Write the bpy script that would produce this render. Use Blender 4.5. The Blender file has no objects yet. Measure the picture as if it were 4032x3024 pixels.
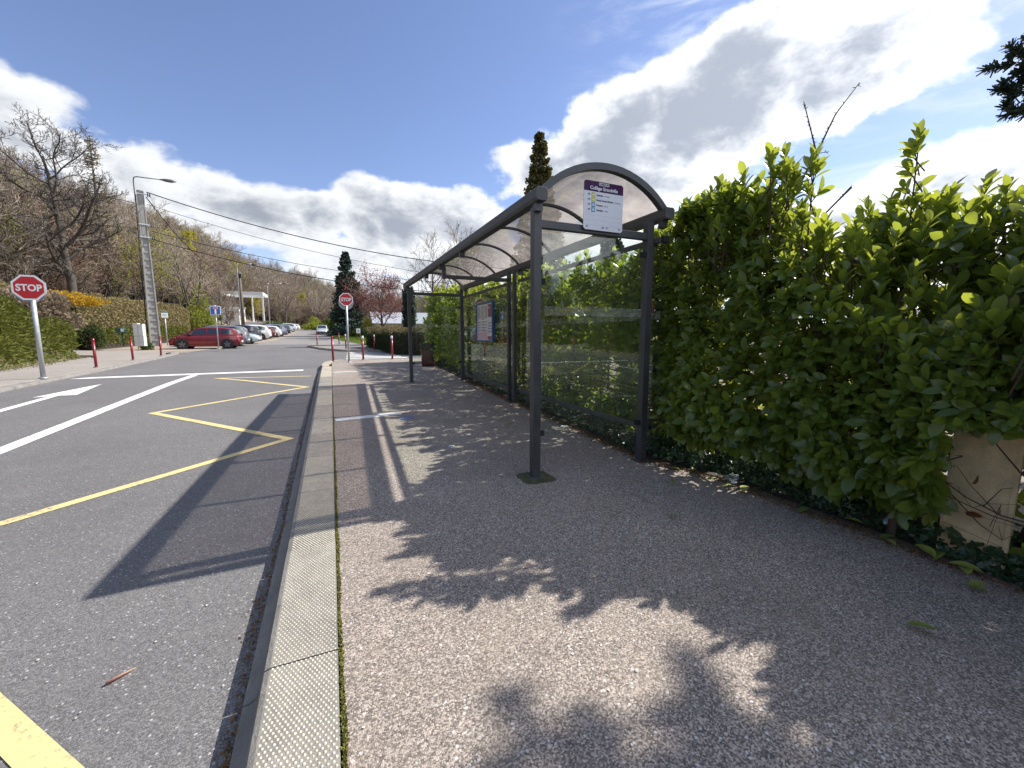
import bpy, bmesh, math, random
import numpy as np
from mathutils import Matrix, Vector, Quaternion
PI = math.pi
D = bpy.data
scene = bpy.context.scene
C = scene.collection
rad = math.radians

# ------------------------------------------------------------------ camera
CAM_ROT = [[0.9157928526886938, 0.04922611891814239, -0.3986229298228607],
           [-0.4016422920103875, 0.10733057029813449, -0.9094853588420869],
           [-0.0019860080368690955, 0.9930040184345448, 0.11806386038309158]]
cd = D.cameras.new('camera'); cam = D.objects.new('camera', cd); C.objects.link(cam)
cam.matrix_world = Matrix.Translation((0, 0, 1.5)) @ Matrix(CAM_ROT).to_4x4()
cd.sensor_width = 36; cd.lens = 1610 / 4032 * 36; cd.clip_start = .05; cd.clip_end = 6000
scene.camera = cam
scene.render.resolution_x = 1024; scene.render.resolution_y = 768
scene.view_settings.view_transform = 'Standard'
scene.view_settings.look = 'None'
scene.view_settings.exposure = 1.2
scene.view_settings.gamma = 1

# ------------------------------------------------------------------ light
SUN = Vector((1, .08, .905)).normalized()
sun_el = math.asin(SUN.z); sun_az = math.atan2(SUN.x, SUN.y)
sd = D.lights.new('sun', 'SUN'); sd.energy = 3.7; sd.angle = rad(.55); sd.color = (1, .945, .87)
so = D.objects.new('sun', sd); C.objects.link(so)
so.rotation_euler = SUN.to_track_quat('Z', 'Y').to_euler(); so.location = (20, 5, 30)


class NT:
    """small helper around a node tree"""
    def __init__(s, tree): s.t = tree; s.n = tree.nodes; s.l = tree.links
    def new(s, typ, **kw):
        nd = s.n.new(typ)
        for k, v in kw.items():
            if k.startswith('i_'):
                nd.inputs[k[2:].replace('_', ' ')].default_value = v
            else: setattr(nd, k, v)
        return nd
    def lk(s, a, b): s.l.new(a, b)
    def m(s, op, a, b=None, c=None, clamp=False):
        nd = s.n.new('ShaderNodeMath'); nd.operation = op; nd.use_clamp = clamp
        for i, v in enumerate((a, b, c)):
            if v is None: continue
            if isinstance(v, (int, float)): nd.inputs[i].default_value = v
            else: s.l.new(v, nd.inputs[i])
        return nd.outputs[0]
    def mr(s, v, a, b, c=0., d=1., smooth=False):
        nd = s.n.new('ShaderNodeMapRange'); nd.clamp = True
        if smooth: nd.interpolation_type = 'SMOOTHSTEP'
        s.l.new(v, nd.inputs[0])
        for i, q in enumerate((a, b, c, d)): nd.inputs[i + 1].default_value = q
        return nd.outputs[0]
    def mix(s, f, a, b, blend='MIX'):
        nd = s.n.new('ShaderNodeMix'); nd.data_type = 'RGBA'; nd.blend_type = blend
        if isinstance(f, (int, float)): nd.inputs[0].default_value = f
        else: s.l.new(f, nd.inputs[0])
        for k, v in ((6, a), (7, b)):
            if isinstance(v, tuple): nd.inputs[k].default_value = (v + (1,))[:4]
            else: s.l.new(v, nd.inputs[k])
        return nd.outputs[2]
    def noise(s, vec, scale, detail=4, rough=.55, dist=0.):
        nd = s.n.new('ShaderNodeTexNoise'); nd.inputs['Scale'].default_value = scale
        nd.inputs['Detail'].default_value = detail; nd.inputs['Roughness'].default_value = rough
        nd.inputs['Distortion'].default_value = dist
        if vec is not None: s.l.new(vec, nd.inputs['Vector'])
        return nd.outputs[0]
    def mapping(s, vec, loc=(0, 0, 0), rot=(0, 0, 0), scale=(1, 1, 1), typ='POINT'):
        nd = s.n.new('ShaderNodeMapping'); nd.vector_type = typ
        nd.inputs['Location'].default_value = loc; nd.inputs['Rotation'].default_value = rot
        nd.inputs['Scale'].default_value = scale; s.l.new(vec, nd.inputs['Vector'])
        return nd.outputs[0]


# ------------------------------------------------------------------ sky and clouds
def build_world():
    w = D.worlds.new('World'); scene.world = w; w.use_nodes = True
    t = w.node_tree; t.nodes.clear(); N = NT(t)
    out = N.new('ShaderNodeOutputWorld')
    sky = N.new('ShaderNodeTexSky', sky_type='NISHITA', sun_disc=False, sun_elevation=sun_el,
                sun_rotation=sun_az, altitude=400., air_density=1.0, dust_density=.3, ozone_density=3.4)
    bg = N.new('ShaderNodeBackground'); bg.inputs['Strength'].default_value = .078
    N.lk(N.mix(1.0, sky.outputs[0], (1.14, 1.0, 1.04), 'MULTIPLY'), bg.inputs['Color'])
    tc = N.new('ShaderNodeTexCoord'); d = tc.outputs['Generated']
    sp = N.new('ShaderNodeSeparateXYZ'); N.lk(d, sp.inputs[0])
    az = N.m('MULTIPLY', N.m('ARCTAN2', sp.outputs[0], sp.outputs[1]), 57.2958)
    el = N.m('MULTIPLY', N.m('ARCSINE', sp.outputs[2]), 57.2958)
    cb = N.new('ShaderNodeCombineXYZ'); N.lk(az, cb.inputs[0]); N.lk(el, cb.inputs[1])
    ae = cb.outputs[0]
    # domain warp so that the outlines of the masses billow
    wn = N.new('ShaderNodeTexNoise'); wn.inputs['Scale'].default_value = 5.5; wn.inputs['Detail'].default_value = 5
    N.lk(d, wn.inputs['Vector'])
    v1 = N.new('ShaderNodeVectorMath', operation='SUBTRACT'); N.lk(wn.outputs['Color'], v1.inputs[0]); v1.inputs[1].default_value = (.5, .5, .5)
    v2 = N.new('ShaderNodeVectorMath', operation='MULTIPLY'); N.lk(v1.outputs[0], v2.inputs[0]); v2.inputs[1].default_value = (11, 7, 0)
    v3 = N.new('ShaderNodeVectorMath', operation='ADD'); N.lk(ae, v3.inputs[0]); N.lk(v2.outputs[0], v3.inputs[1])
    aew = v3.outputs[0]
    blobs = [(-29, 20.5, 8.0, 3.0, -14, .9), (-26, 16.3, 8.5, 2.4, -6, .9), (-42, 19, 12, 8, 0, 1),
             (-17, 14.6, 8, 3.4, -6, 1.0), (-8.5, 13.4, 8.5, 3.6, -6, 1.1), (-3, 13.6, 5, 2.6, 0, .9), (-12, 11, 9, 2.2, 0, .9),
             (4, 12.8, 4, 3.2, 0, 1.0), (9, 15, 7.5, 4.4, 0, 1.3), (16, 14.6, 8, 4.0, 0, 1.2), (2, 9, 10, 2.2, 0, .9), (12, 10, 10, 3, 0, 1.0),
             (20, 12, 6, 5, 0, .9),
             (27, 21.0, 6, 3.6, 12, 1.1), (37, 23.2, 11, 5.2, 20, 1.6), (48, 25.0, 14, 6.5, 12, 1.8), (58, 26.0, 9.5, 6.0, 5, 1.3),
             (40, 19.0, 13, 4.0, 0, 1.2), (31, 16.5, 6, 3.0, 0, .8), (64, 24, 5, 3.5, 0, .7),
             (70, 14.0, 9, 3.2, 10, 1.1), (62, 12.5, 12, 4.0, 8, 1.1), (48, 12, 16, 3.6, 0, .8), (33, 10, 14, 4, 0, .9), (88, 13, 10, 5, 0, 1.0),
             (60, 7, 30, 4, 0, .8), (20, 5, 40, 3, 0, .7)]
    acc = None
    for (a, e, rx, ry, rt, wt) in blobs:
        mp = N.mapping(aew, (a, e, 0), (0, 0, rad(rt)), (rx, ry, 1), 'TEXTURE')
        ln = N.new('ShaderNodeVectorMath', operation='LENGTH'); N.lk(mp, ln.inputs[0])
        b = N.m('MULTIPLY', N.m('SUBTRACT', 1.25, ln.outputs['Value']), wt)
        acc = b if acc is None else N.m('MAXIMUM', acc, b)
    dm = N.mapping(d, (0, 0, 0), (0, 0, 0), (1, 1, 1.7))
    f1 = N.noise(dm, 3.2, 9, .56, .15)
    f2 = N.noise(dm, 9.0, 7, .6, .2)
    fb = N.m('ADD', N.m('MULTIPLY', N.m('SUBTRACT', f1, .5), 1.5), N.m('MULTIPLY', N.m('SUBTRACT', f2, .5), 1.0))
    dens = N.m('ADD', acc, fb)
    # the rest of the sky, outside the frame, carries the same broken cumulus
    gl = N.m('ADD', N.m('MULTIPLY', N.m('SUBTRACT', N.noise(dm, 1.7, 8, .56, .3), .50), 6.0), fb)
    farL = N.mr(az, -48, -36, 1, 0); farR = N.mr(az, 84, 96, 0, 1); high = N.mr(el, 42, 55, 0, 1)
    side = N.m('MAXIMUM', N.m('MAXIMUM', farL, farR), high)
    gl = N.m('ADD', gl, N.m('MULTIPLY', N.m('SUBTRACT', side, 1.0), 8.0))
    dens = N.m('MAXIMUM', dens, gl)
    mask = N.mr(dens, .12, .42, 0, 1, True)
    # thin streaky veil on the right-hand side
    st = N.mapping(ae, (0, 0, 0), (0, 0, rad(-28)), (.035, .16, 1))
    wsp = N.noise(st, 2.2, 7, .62, .5)
    wreg = N.m('MULTIPLY', N.mr(az, 26, 52, 0, 1, True), N.mr(el, 44, 34, 0, 1, True))
    veil = N.m('MULTIPLY', N.mr(wsp, .44, .74, 0, .75, True), wreg)
    lowhaze = N.mr(el, 16, 0, 0, .35, True)
    veil = N.m('MAXIMUM', veil, lowhaze)
    # brightness: rims and thin parts bright, thick middles grey
    thick = N.m('ADD', N.m('MULTIPLY', dens, .85), N.m('ADD', N.m('MULTIPLY', N.m('SUBTRACT', N.noise(dm, 5.0, 6, .6, .3), .5), 1.7), N.m('MULTIPLY', N.m('SUBTRACT', N.noise(dm, 15.0, 6, .62, .2), .5), 1.5)))
    g = N.mr(thick, .22, 1.35, 0, 1, True)
    colr = N.mix(g, (.93, .95, .98), (.36, .40, .475))
    sunny = N.m('ADD', N.mr(az, -5, 60, .84, 1.16), N.mr(az, 76, 92, 0, 1.6))
    cm = N.new('ShaderNodeMix'); cm.data_type = 'RGBA'; cm.blend_type = 'MULTIPLY'; cm.inputs[0].default_value = 1
    N.lk(colr, cm.inputs[6]); c3 = N.new('ShaderNodeCombineXYZ')
    for i in range(3): N.lk(sunny, c3.inputs[i])
    N.lk(c3.outputs[0], cm.inputs[7])
    cbg = N.new('ShaderNodeBackground'); N.lk(cm.outputs[2], cbg.inputs['Color']); cbg.inputs['Strength'].default_value = .56
    vbg = N.new('ShaderNodeBackground'); vbg.inputs['Color'].default_value = (.78, .86, .95, 1); vbg.inputs['Strength'].default_value = .54
    m1 = N.new('ShaderNodeMixShader'); N.lk(veil, m1.inputs[0]); N.lk(bg.outputs[0], m1.inputs[1]); N.lk(vbg.outputs[0], m1.inputs[2])
    m2 = N.new('ShaderNodeMixShader'); N.lk(mask, m2.inputs[0]); N.lk(m1.outputs[0], m2.inputs[1]); N.lk(cbg.outputs[0], m2.inputs[2])
    N.lk(m2.outputs[0], out.inputs[0])
build_world()

# ------------------------------------------------------------------ object helpers
def tag(o, label=None, cat=None, group=None, kind=None):
    if label: o['label'] = label
    if cat: o['category'] = cat
    if group: o['group'] = group
    if kind: o['kind'] = kind
    return o

def thing(name, loc, label, cat, group=None, rz=0.):
    o = D.objects.new(name, None); C.objects.link(o); o.location = loc; o.rotation_euler = (0, 0, rz)
    o.empty_display_size = .2
    return tag(o, label, cat, group)

def link(name, me, parent=None, loc=None):
    o = D.objects.new(name, me); C.objects.link(o)
    if parent is not None: o.parent = parent
    if loc is not None: o.location = loc
    return o

def copy_tree(o, loc=None, rz=None, label=None):
    c = o.copy(); C.objects.link(c)
    if loc is not None: c.location = loc
    if rz is not None: c.rotation_euler = (0, 0, rz)
    if label: c['label'] = label
    for ch in o.children:
        k = ch.copy(); C.objects.link(k); k.parent = c
        for gch in ch.children:
            q = gch.copy(); C.objects.link(q); q.parent = k
    return c

class MB:
    def __init__(s): s.v = []; s.f = []; s.mi = []; s.sm = []
    def add(s, vs, fs, mi=0, sm=False):
        b = len(s.v); s.v += [tuple(p) for p in vs]
        for f in fs: s.f.append(tuple(i + b for i in f)); s.mi.append(mi); s.sm.append(sm)
        return s
    def box(s, x0, x1, y0, y1, z0, z1, mi=0, M=None):
        vs = [(x, y, z) for z in (z0, z1) for y in (y0, y1) for x in (x0, x1)]
        if M is not None: vs = [tuple(M @ Vector(p)) for p in vs]
        s.add(vs, [(0, 2, 3, 1), (4, 5, 7, 6), (0, 1, 5, 4), (2, 6, 7, 3), (0, 4, 6, 2), (1, 3, 7, 5)], mi); return s
    def tube(s, pts, rs, n=8, mi=0, cap=True, sm=True):
        pts = [Vector(p) for p in pts]; rings = []
        if isinstance(rs, (int, float)): rs = [rs] * len(pts)
        ref = None
        for i, p in enumerate(pts):
            t = (pts[min(i + 1, len(pts) - 1)] - pts[max(i - 1, 0)]).normalized()
            if ref is None:
                ref = t.cross(Vector((0, 0, 1)))
                if ref.length < .05: ref = t.cross(Vector((1, 0, 0)))
            a = (ref - t * ref.dot(t)).normalized(); ref = a; b = t.cross(a)
            rings.append([p + a * (rs[i] * math.cos(2 * PI * k / n)) + b * (rs[i] * math.sin(2 * PI * k / n)) for k in range(n)])
        vs = [q for r in rings for q in r]; fs = []
        for i in range(len(pts) - 1):
            for k in range(n):
                fs.append((i * n + k, i * n + (k + 1) % n, (i + 1) * n + (k + 1) % n, (i + 1) * n + k))
        s.add(vs, fs, mi, sm)
        if cap:
            b = len(s.v) - len(vs)
            s.f.append(tuple(b + k for k in reversed(range(n)))); s.mi.append(mi); s.sm.append(False)
            e = b + (len(pts) - 1) * n
            s.f.append(tuple(e + k for k in range(n))); s.mi.append(mi); s.sm.append(False)
        return s
    def cyl(s, p0, p1, r0, r1=None, n=12, mi=0, sm=True):
        return s.tube([p0, p1], [r0, r0 if r1 is None else r1], n, mi, True, sm)
    def disc(s, c, ax, r, n=16, mi=0):
        ax = Vector(ax).normalized(); a = ax.orthogonal().normalized(); b = ax.cross(a); c = Vector(c)
        s.add([c + a * r * math.cos(2 * PI * k / n) + b * r * math.sin(2 * PI * k / n) for k in range(n)], [tuple(range(n))], mi); return s
    def prism(s, poly, M, depth, mi=0):
        """poly in local xy, extruded -depth..0 in local z, then M"""
        n = len(poly)
        vs = [tuple(M @ Vector((x, y, 0))) for x, y in poly] + [tuple(M @ Vector((x, y, -depth))) for x, y in poly]
        fs = [tuple(range(n)), tuple(reversed(range(n, 2 * n)))] + [(k, k + n, (k + 1) % n + n, (k + 1) % n) for k in range(n)]
        s.add(vs, fs, mi); return s
    def build(s, name, mats, parent=None, loc=None, bevel=0.):
        me = D.meshes.new(name); me.from_pydata(s.v, [], s.f)
        if not isinstance(mats, (list, tuple)): mats = [mats]
        for m in mats: me.materials.append(m)
        me.polygons.foreach_set('material_index', s.mi); me.polygons.foreach_set('use_smooth', s.sm)
        me.update()
        o = link(name, me, parent, loc)
        if bevel:
            b = o.modifiers.new('bevel', 'BEVEL'); b.width = bevel; b.segments = 2; b.limit_method = 'ANGLE'
        return o

def np_mesh(name, V, F, mats, rnd=None, smooth=False, mi=None):
    """V (n,3), F (m,k) numpy, k = 3 or 4"""
    me = D.meshes.new(name); n, m, k = len(V), len(F), F.shape[1]
    me.vertices.add(n); me.vertices.foreach_set('co', np.ascontiguousarray(V, np.float32).ravel())
    me.loops.add(m * k); me.loops.foreach_set('vertex_index', np.ascontiguousarray(F, np.int32).ravel())
    me.polygons.add(m); me.polygons.foreach_set('loop_start', np.arange(0, m * k, k, dtype=np.int32))
    me.polygons.foreach_set('loop_total', np.full(m, k, np.int32))
    if not isinstance(mats, (list, tuple)): mats = [mats]
    for q in mats: me.materials.append(q)
    if mi is not None: me.polygons.foreach_set('material_index', np.ascontiguousarray(mi, np.int32))
    me.polygons.foreach_set('use_smooth', np.full(m, smooth, bool))
    if rnd is not None:
        a = me.attributes.new('rnd', 'FLOAT', 'POINT'); a.data.foreach_set('value', np.ascontiguousarray(rnd, np.float32))
    me.update(calc_edges=True); me.validate()
    return me

def frames(dirs, ups):
    """rotation matrices whose local +Y = dirs and +Z near ups"""
    y = dirs / np.linalg.norm(dirs, axis=1, keepdims=True)
    x = np.cross(y, ups); ln = np.linalg.norm(x, axis=1, keepdims=True); x = np.where(ln < 1e-4, np.array([[1., 0, 0]]), x / np.maximum(ln, 1e-6))
    z = np.cross(x, y)
    return np.stack([x, y, z], axis=2)

def scatter(TV, TF, pos, R, scale, rnd, jitter=None):
    """instances of a template as one vertex / face array"""
    n = len(pos); k = len(TV)
    sc = scale if scale.ndim == 2 else scale[:, None].repeat(3, 1)
    V = np.einsum('nij,nkj->nki', R, TV[None] * sc[:, None, :]) + pos[:, None, :]
    F = TF[None] + (np.arange(n) * k)[:, None, None]
    return V.reshape(-1, 3), F.reshape(-1, TF.shape[1]), np.repeat(rnd, k)

def unit(v): return v / np.maximum(np.linalg.norm(v, axis=-1, keepdims=True), 1e-9)

# leaf templates: local +Y along the leaf, +Z its upper face
def leaf_template(w=.40, stations=4, fold=.10, curl=-.18):
    ts = np.linspace(0, 1, stations + 2); V = []; F = []
    for t in ts:
        hw = .5 * w * ((math.sin(PI * t ** 1.2)) ** .6 if 0 < t < 1 else 0.004)
        zc = curl * t * t
        V += [(-hw, t, zc + fold * hw * 2), (0, t, zc), (hw, t, zc + fold * hw * 2)]
    for i in range(len(ts) - 1):
        b = i * 3
        F += [(b, b + 1, b + 4, b + 3), (b + 1, b + 2, b + 5, b + 4)]
    return np.array(V, float), np.array(F)
LAUREL_V, LAUREL_F = leaf_template(.46, 5, .14, -.18)
LAURELS_V, LAURELS_F = leaf_template(.50, 3, .14, -.16)
CARD_V = np.array([(-.5, 0, 0), (.5, 0, 0), (.36, 1, 0), (-.36, 1, 0)], float); CARD_F = np.array([(0, 1, 2, 3)])
SPRIG_V = np.array([(-.12, 0, 0), (.12, 0, 0), (.5, .55, .06), (0, 1, -.05), (-.5, .55, .06), (0, .45, -.04)], float)
SPRIG_F = np.array([(0, 5, 3, 4), (1, 2, 3, 5)])
IVY_V = np.array([(0, 0, 0), (.42, .02, .05), (.55, .45, .05), (.22, .62, .03), (0, 1.0, -.08), (-.22, .62, .03), (-.55, .45, .05), (-.42, .02, .05)], float)
IVY_F = np.array([(0, 1, 2, 3), (0, 3, 4, 5), (0, 5, 6, 7)])

# ------------------------------------------------------------------ materials
def principled(name, col=(.5, .5, .5), rough=.6, metal=0., spec=.5, **kw):
    m = D.materials.new(name); m.use_nodes = True
    b = m.node_tree.nodes['Principled BSDF']
    b.inputs['Base Color'].default_value = tuple(col) + (1,)
    b.inputs['Roughness'].default_value = rough; b.inputs['Metallic'].default_value = metal
    b.inputs['Specular IOR Level'].default_value = spec
    for k, v in kw.items(): b.inputs[k.replace('_', ' ')].default_value = v
    return m, NT(m.node_tree), b

def paint(name, col, rough=.45, metal=0., var=.12, scale=6., bump=0., spec=.5, coat=0.):
    """painted or plain surface with dirt and tone variation in object space"""
    m, N, b = principled(name, col, rough, metal, spec)
    tc = N.new('ShaderNodeTexCoord').outputs['Object']
    n1 = N.noise(tc, scale, 6, .6); n2 = N.noise(tc, scale * 9, 3, .6)
    f = N.m('ADD', N.m('MULTIPLY', n1, .7), N.m('MULTIPLY', n2, .3))
    dark = tuple(c * (1 - var * 2.4) for c in col); lite = tuple(min(1, c * (1 + var)) for c in col)
    N.lk(N.mix(N.mr(f, .3, .7), dark, lite), b.inputs['Base Color'])
    N.lk(N.mr(n1, .3, .7, rough * .8, min(1, rough * 1.25)), b.inputs['Roughness'])
    if coat: b.inputs['Coat Weight'].default_value = coat; b.inputs['Coat Roughness'].default_value = .06
    if bump:
        bp = N.new('ShaderNodeBump'); bp.inputs['Strength'].default_value = bump; bp.inputs['Distance'].default_value = .01
        N.lk(n2, bp.inputs['Height']); N.lk(bp.outputs[0], b.inputs['Normal'])
    return m

def foliage(name, a, b_, trans=.35, rough=.5, tcol=None, spec=.4, coat=0., c_=None):
    m = D.materials.new(name); m.use_nodes = True; t = m.node_tree; N = NT(t)
    b = t.nodes['Principled BSDF']; out = t.nodes['Material Output']
    at = N.new('ShaderNodeAttribute', attribute_name='rnd').outputs['Fac']
    col = N.mix(N.mr(at, 0, .8 if c_ else 1), a, b_)
    if c_: col = N.mix(N.mr(at, .93, .97), col, c_)
    tc = N.new('ShaderNodeTexCoord').outputs['Object']
    col = N.mix(N.mr(N.noise(tc, 1.1, 3), .35, .7, 0, .55), col, tuple(.62 * x for x in b_))
    N.lk(col, b.inputs['Base Color']); b.inputs['Roughness'].default_value = rough
    b.inputs['Specular IOR Level'].default_value = spec
    if coat: b.inputs['Coat Weight'].default_value = coat; b.inputs['Coat Roughness'].default_value = .25
    if trans > 0:
        tr = N.new('ShaderNodeBsdfTranslucent')
        tcl = N.mix(N.mr(at, 0, 1), tuple(tcol or a), tuple((tcol[0] * .75, tcol[1] * .8, tcol[2]) if tcol else b_))
        N.lk(tcl, tr.inputs[0])
        mx = N.new('ShaderNodeMixShader'); mx.inputs[0].default_value = trans
        N.lk(b.outputs[0], mx.inputs[1]); N.lk(tr.outputs[0], mx.inputs[2]); N.lk(mx.outputs[0], out.inputs[0])
    return m

def asphalt(name, base, spec_lo, spec_hi, cell=240., contrast=1., tint=None, patches=.25, bump=.5):
    m, N, b = principled(name, base, .85, 0, .3)
    tc = N.new('ShaderNodeTexCoord').outputs['Object']
    vo = N.new('ShaderNodeTexVoronoi'); vo.inputs['Scale'].default_value = cell; N.lk(tc, vo.inputs['Vector'])
    sp = N.new('ShaderNodeSeparateColor'); N.lk(vo.outputs['Color'], sp.inputs[0])
    vo2 = N.new('ShaderNodeTexVoronoi'); vo2.inputs['Scale'].default_value = cell * .33; N.lk(tc, vo2.inputs['Vector'])
    sp2 = N.new('ShaderNodeSeparateColor'); N.lk(vo2.outputs['Color'], sp2.inputs[0])
    stone = N.mr(sp.outputs[0], 0, 1)
    col = N.mix(N.m('POWER', stone, 1.6), spec_lo, spec_hi)
    # bright single chips
    chip = N.m('MULTIPLY', N.mr(sp2.outputs[1], .90, .93), N.mr(vo2.outputs['Distance'], .22, .42, 1, 0))
    col = N.mix(N.m('MULTIPLY', chip, .75), col, tuple(min(.75, c * 2.2) for c in spec_hi))
    big = N.noise(tc, .55, 5, .6); mid = N.noise(tc, 4.5, 5, .65)
    col = N.mix(N.mr(big, .35, .68, 0, patches), col, tuple(c * .55 for c in base))
    col = N.mix(N.mr(mid, .52, .75, 0, patches * .8), col, tint or tuple(c * 1.25 for c in base))
    N.lk(col, b.inputs['Base Color'])
    bp = N.new('ShaderNodeBump'); bp.inputs['Strength'].default_value = bump; bp.inputs['Distance'].default_value = .004
    N.lk(N.m('SUBTRACT', 1., vo.outputs['Distance']), bp.inputs['Height']); N.lk(bp.outputs[0], b.inputs['Normal'])
    return m

def worn_paint(name, col, under, wear=.5, scale=26.):
    m, N, b = principled(name, col, .65, 0, .4)
    tc = N.new('ShaderNodeTexCoord').outputs['Object']
    n = N.noise(tc, scale, 8, .7); n2 = N.noise(tc, 2.2, 4, .6)
    f = N.mr(N.m('ADD', N.m('MULTIPLY', n, .7), N.m('MULTIPLY', n2, .3)), .64 - wear * .2, .70 - wear * .12)
    c = N.mix(N.mr(N.noise(tc, 120, 3), .35, .7), tuple(x * .86 for x in col), col)
    N.lk(N.mix(f, c, under), b.inputs['Base Color'])
    return m

def schlick(N):
    lw = N.new('ShaderNodeLayerWeight'); lw.inputs[0].default_value = .5
    return N.m('ADD', .045, N.m('MULTIPLY', .95, N.m('POWER', lw.outputs['Facing'], 4.2)))

def glass_mat(name, tint=(.86, .93, .89), refl=1.0, haze=0.):
    m = D.materials.new(name); m.use_nodes = True; t = m.node_tree; t.nodes.clear(); N = NT(t)
    out = N.new('ShaderNodeOutputMaterial')
    tr = N.new('ShaderNodeBsdfTransparent'); tr.inputs[0].default_value = tint + (1,)
    gl = N.new('ShaderNodeBsdfGlossy'); gl.inputs['Roughness'].default_value = .012
    fac = N.m('MULTIPLY', schlick(N), refl, clamp=True)
    mx = N.new('ShaderNodeMixShader'); N.lk(fac, mx.inputs[0]); N.lk(tr.outputs[0], mx.inputs[1]); N.lk(gl.outputs[0], mx.inputs[2])
    last = mx.outputs[0]
    if haze:
        df = N.new('ShaderNodeBsdfDiffuse'); df.inputs[0].default_value = (.6, .62, .55, 1)
        tc = N.new('ShaderNodeTexCoord').outputs['Object']
        hz = N.mr(N.noise(tc, 3.5, 7, .65), .42, .75, haze * .4, haze * 1.8)
        m2 = N.new('ShaderNodeMixShader'); N.lk(hz, m2.inputs[0]); N.lk(last, m2.inputs[1]); N.lk(df.outputs[0], m2.inputs[2]); last = m2.outputs[0]
    N.lk(last, out.inputs[0]); return m

def roof_mat():
    m = D.materials.new('smoked_polycarbonate'); m.use_nodes = True; t = m.node_tree; t.nodes.clear(); N = NT(t)
    out = N.new('ShaderNodeOutputMaterial')
    tc = N.new('ShaderNodeTexCoord').outputs['Object']
    tr = N.new('ShaderNodeBsdfTransparent')
    N.lk(N.mix(N.mr(N.noise(tc, 3, 6, .65), .3, .7), (.38, .34, .32), (.48, .44, .42)), tr.inputs[0])
    gl = N.new('ShaderNodeBsdfGlossy'); gl.inputs['Roughness'].default_value = .05
    tl = N.new('ShaderNodeBsdfTranslucent'); tl.inputs[0].default_value = (.62, .55, .50, 1)
    a = N.new('ShaderNodeMixShader')
    N.lk(N.mr(N.noise(tc, 5, 8, .7), .4, .75, .12, .28), a.inputs[0]); N.lk(tr.outputs[0], a.inputs[1]); N.lk(tl.outputs[0], a.inputs[2])
    b = N.new('ShaderNodeMixShader'); N.lk(N.m('MULTIPLY', schlick(N), 1.2, clamp=True), b.inputs[0]); N.lk(a.outputs[0], b.inputs[1]); N.lk(gl.outputs[0], b.inputs[2])
    N.lk(b.outputs[0], out.inputs[0]); return m

M = {}
M['walk'] = asphalt('pavement_asphalt', (.25, .21, .178), (.098, .085, .075), (.58, .495, .42), 165, tint=(.32, .265, .205), patches=.42, bump=.6)
M['road'] = asphalt('road_asphalt', (.145, .140, .138), (.085, .083, .083), (.245, .238, .234), 190, tint=(.18, .173, .168), patches=.40, bump=.5)
M['far_road'] = asphalt('old_road_asphalt', (.23, .215, .20), (.16, .15, .145), (.31, .29, .27), 120, patches=.25)
M['left_walk'] = asphalt('left_pavement_asphalt', (.30, .265, .235), (.22, .20, .18), (.38, .34, .30), 140, patches=.35)
M['gravel'] = asphalt('gravel_ground', (.34, .28, .22), (.20, .165, .13), (.50, .42, .34), 60, patches=.4)
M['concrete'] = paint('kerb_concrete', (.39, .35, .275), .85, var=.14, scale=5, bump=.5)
M['dome'] = paint('dome_concrete', (.56, .52, .42), .8, var=.12, scale=12)
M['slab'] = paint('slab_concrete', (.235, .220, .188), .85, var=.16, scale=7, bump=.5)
M['gutter_stone'] = paint('gutter_concrete', (.25, .235, .215), .85, var=.2, scale=4, bump=.4)
M['pole_concrete'] = paint('pole_concrete', (.31, .30, .28), .85, var=.16, scale=2.5, bump=.4)
M['white_line'] = worn_paint('white_road_paint', (.80, .80, .76), (.15, .145, .14), .5)
M['yellow_line'] = worn_paint('yellow_road_paint', (.66, .54, .24), (.15, .145, .14), .6)
M['white_rail'] = paint('white_resin', (.74, .75, .74), .5, var=.08, scale=9)
M['moss'] = foliage('moss', (.13, .14, .022), (.19, .18, .035), 0, .9)
M['moss2'] = paint('mossy_concrete', (.085, .088, .035), .95, var=.3, scale=14, bump=.8)
M['soil'] = paint('soil', (.045, .034, .024), .95, var=.3, scale=3, bump=1.)
M['edging'] = paint('dirty_edging', (.115, .095, .075), .95, var=.3, scale=9, bump=.8)
M['litter_ground'] = paint('leaf_litter', (.20, .155, .105), .95, var=.3, scale=.35, bump=.6)
M['grass_ground'] = paint('grass_ground', (.075, .105, .025), .95, var=.3, scale=.9, bump=.6)
M['frame'] = paint('charcoal_steel', (.044, .047, .051), .45, .0, var=.18, scale=4, spec=.6, bump=.05)
M['frame2'] = paint('charcoal_steel_dusty', (.075, .076, .076), .55, .0, var=.2, scale=7, spec=.5)
M['roof'] = roof_mat()
M['glass'] = glass_mat('shelter_glass', (.93, .965, .94), .88, .007)
M['frost'] = glass_mat('frosted_band', (.85, .9, .86), 1.0, .30)
M['black'] = paint('black_plastic', (.010, .010, .011), .7, var=.1)
M['rubber'] = paint('rubber', (.018, .018, .019), .8, var=.15, scale=20)
M['galv'] = paint('galvanised_steel', (.46, .48, .50), .42, .55, var=.08, scale=10)
M['red_paint'] = paint('red_post_paint', (.23, .008, .018), .32, var=.12, scale=8, coat=.3)
M['white_paint'] = paint('white_paint', (.78, .78, .76), .45, var=.05, scale=8)
M['sign_red'] = paint('sign_red', (.50, .006, .012), .4, var=.05, scale=5)
M['sign_blue'] = paint('sign_blue', (.012, .085, .36), .4, var=.05)
M['sign_grey'] = paint('sign_back', (.30, .31, .33), .4, .6, var=.08, scale=5)
M['purple'] = paint('plate_purple', (.045, .004, .060), .75, var=.04)
M['plate'] = paint('plate_white', (.63, .66, .72), .35, var=.03)
M['plate_line'] = paint('plate_line', (.45, .47, .53), .5, var=.02)
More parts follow.
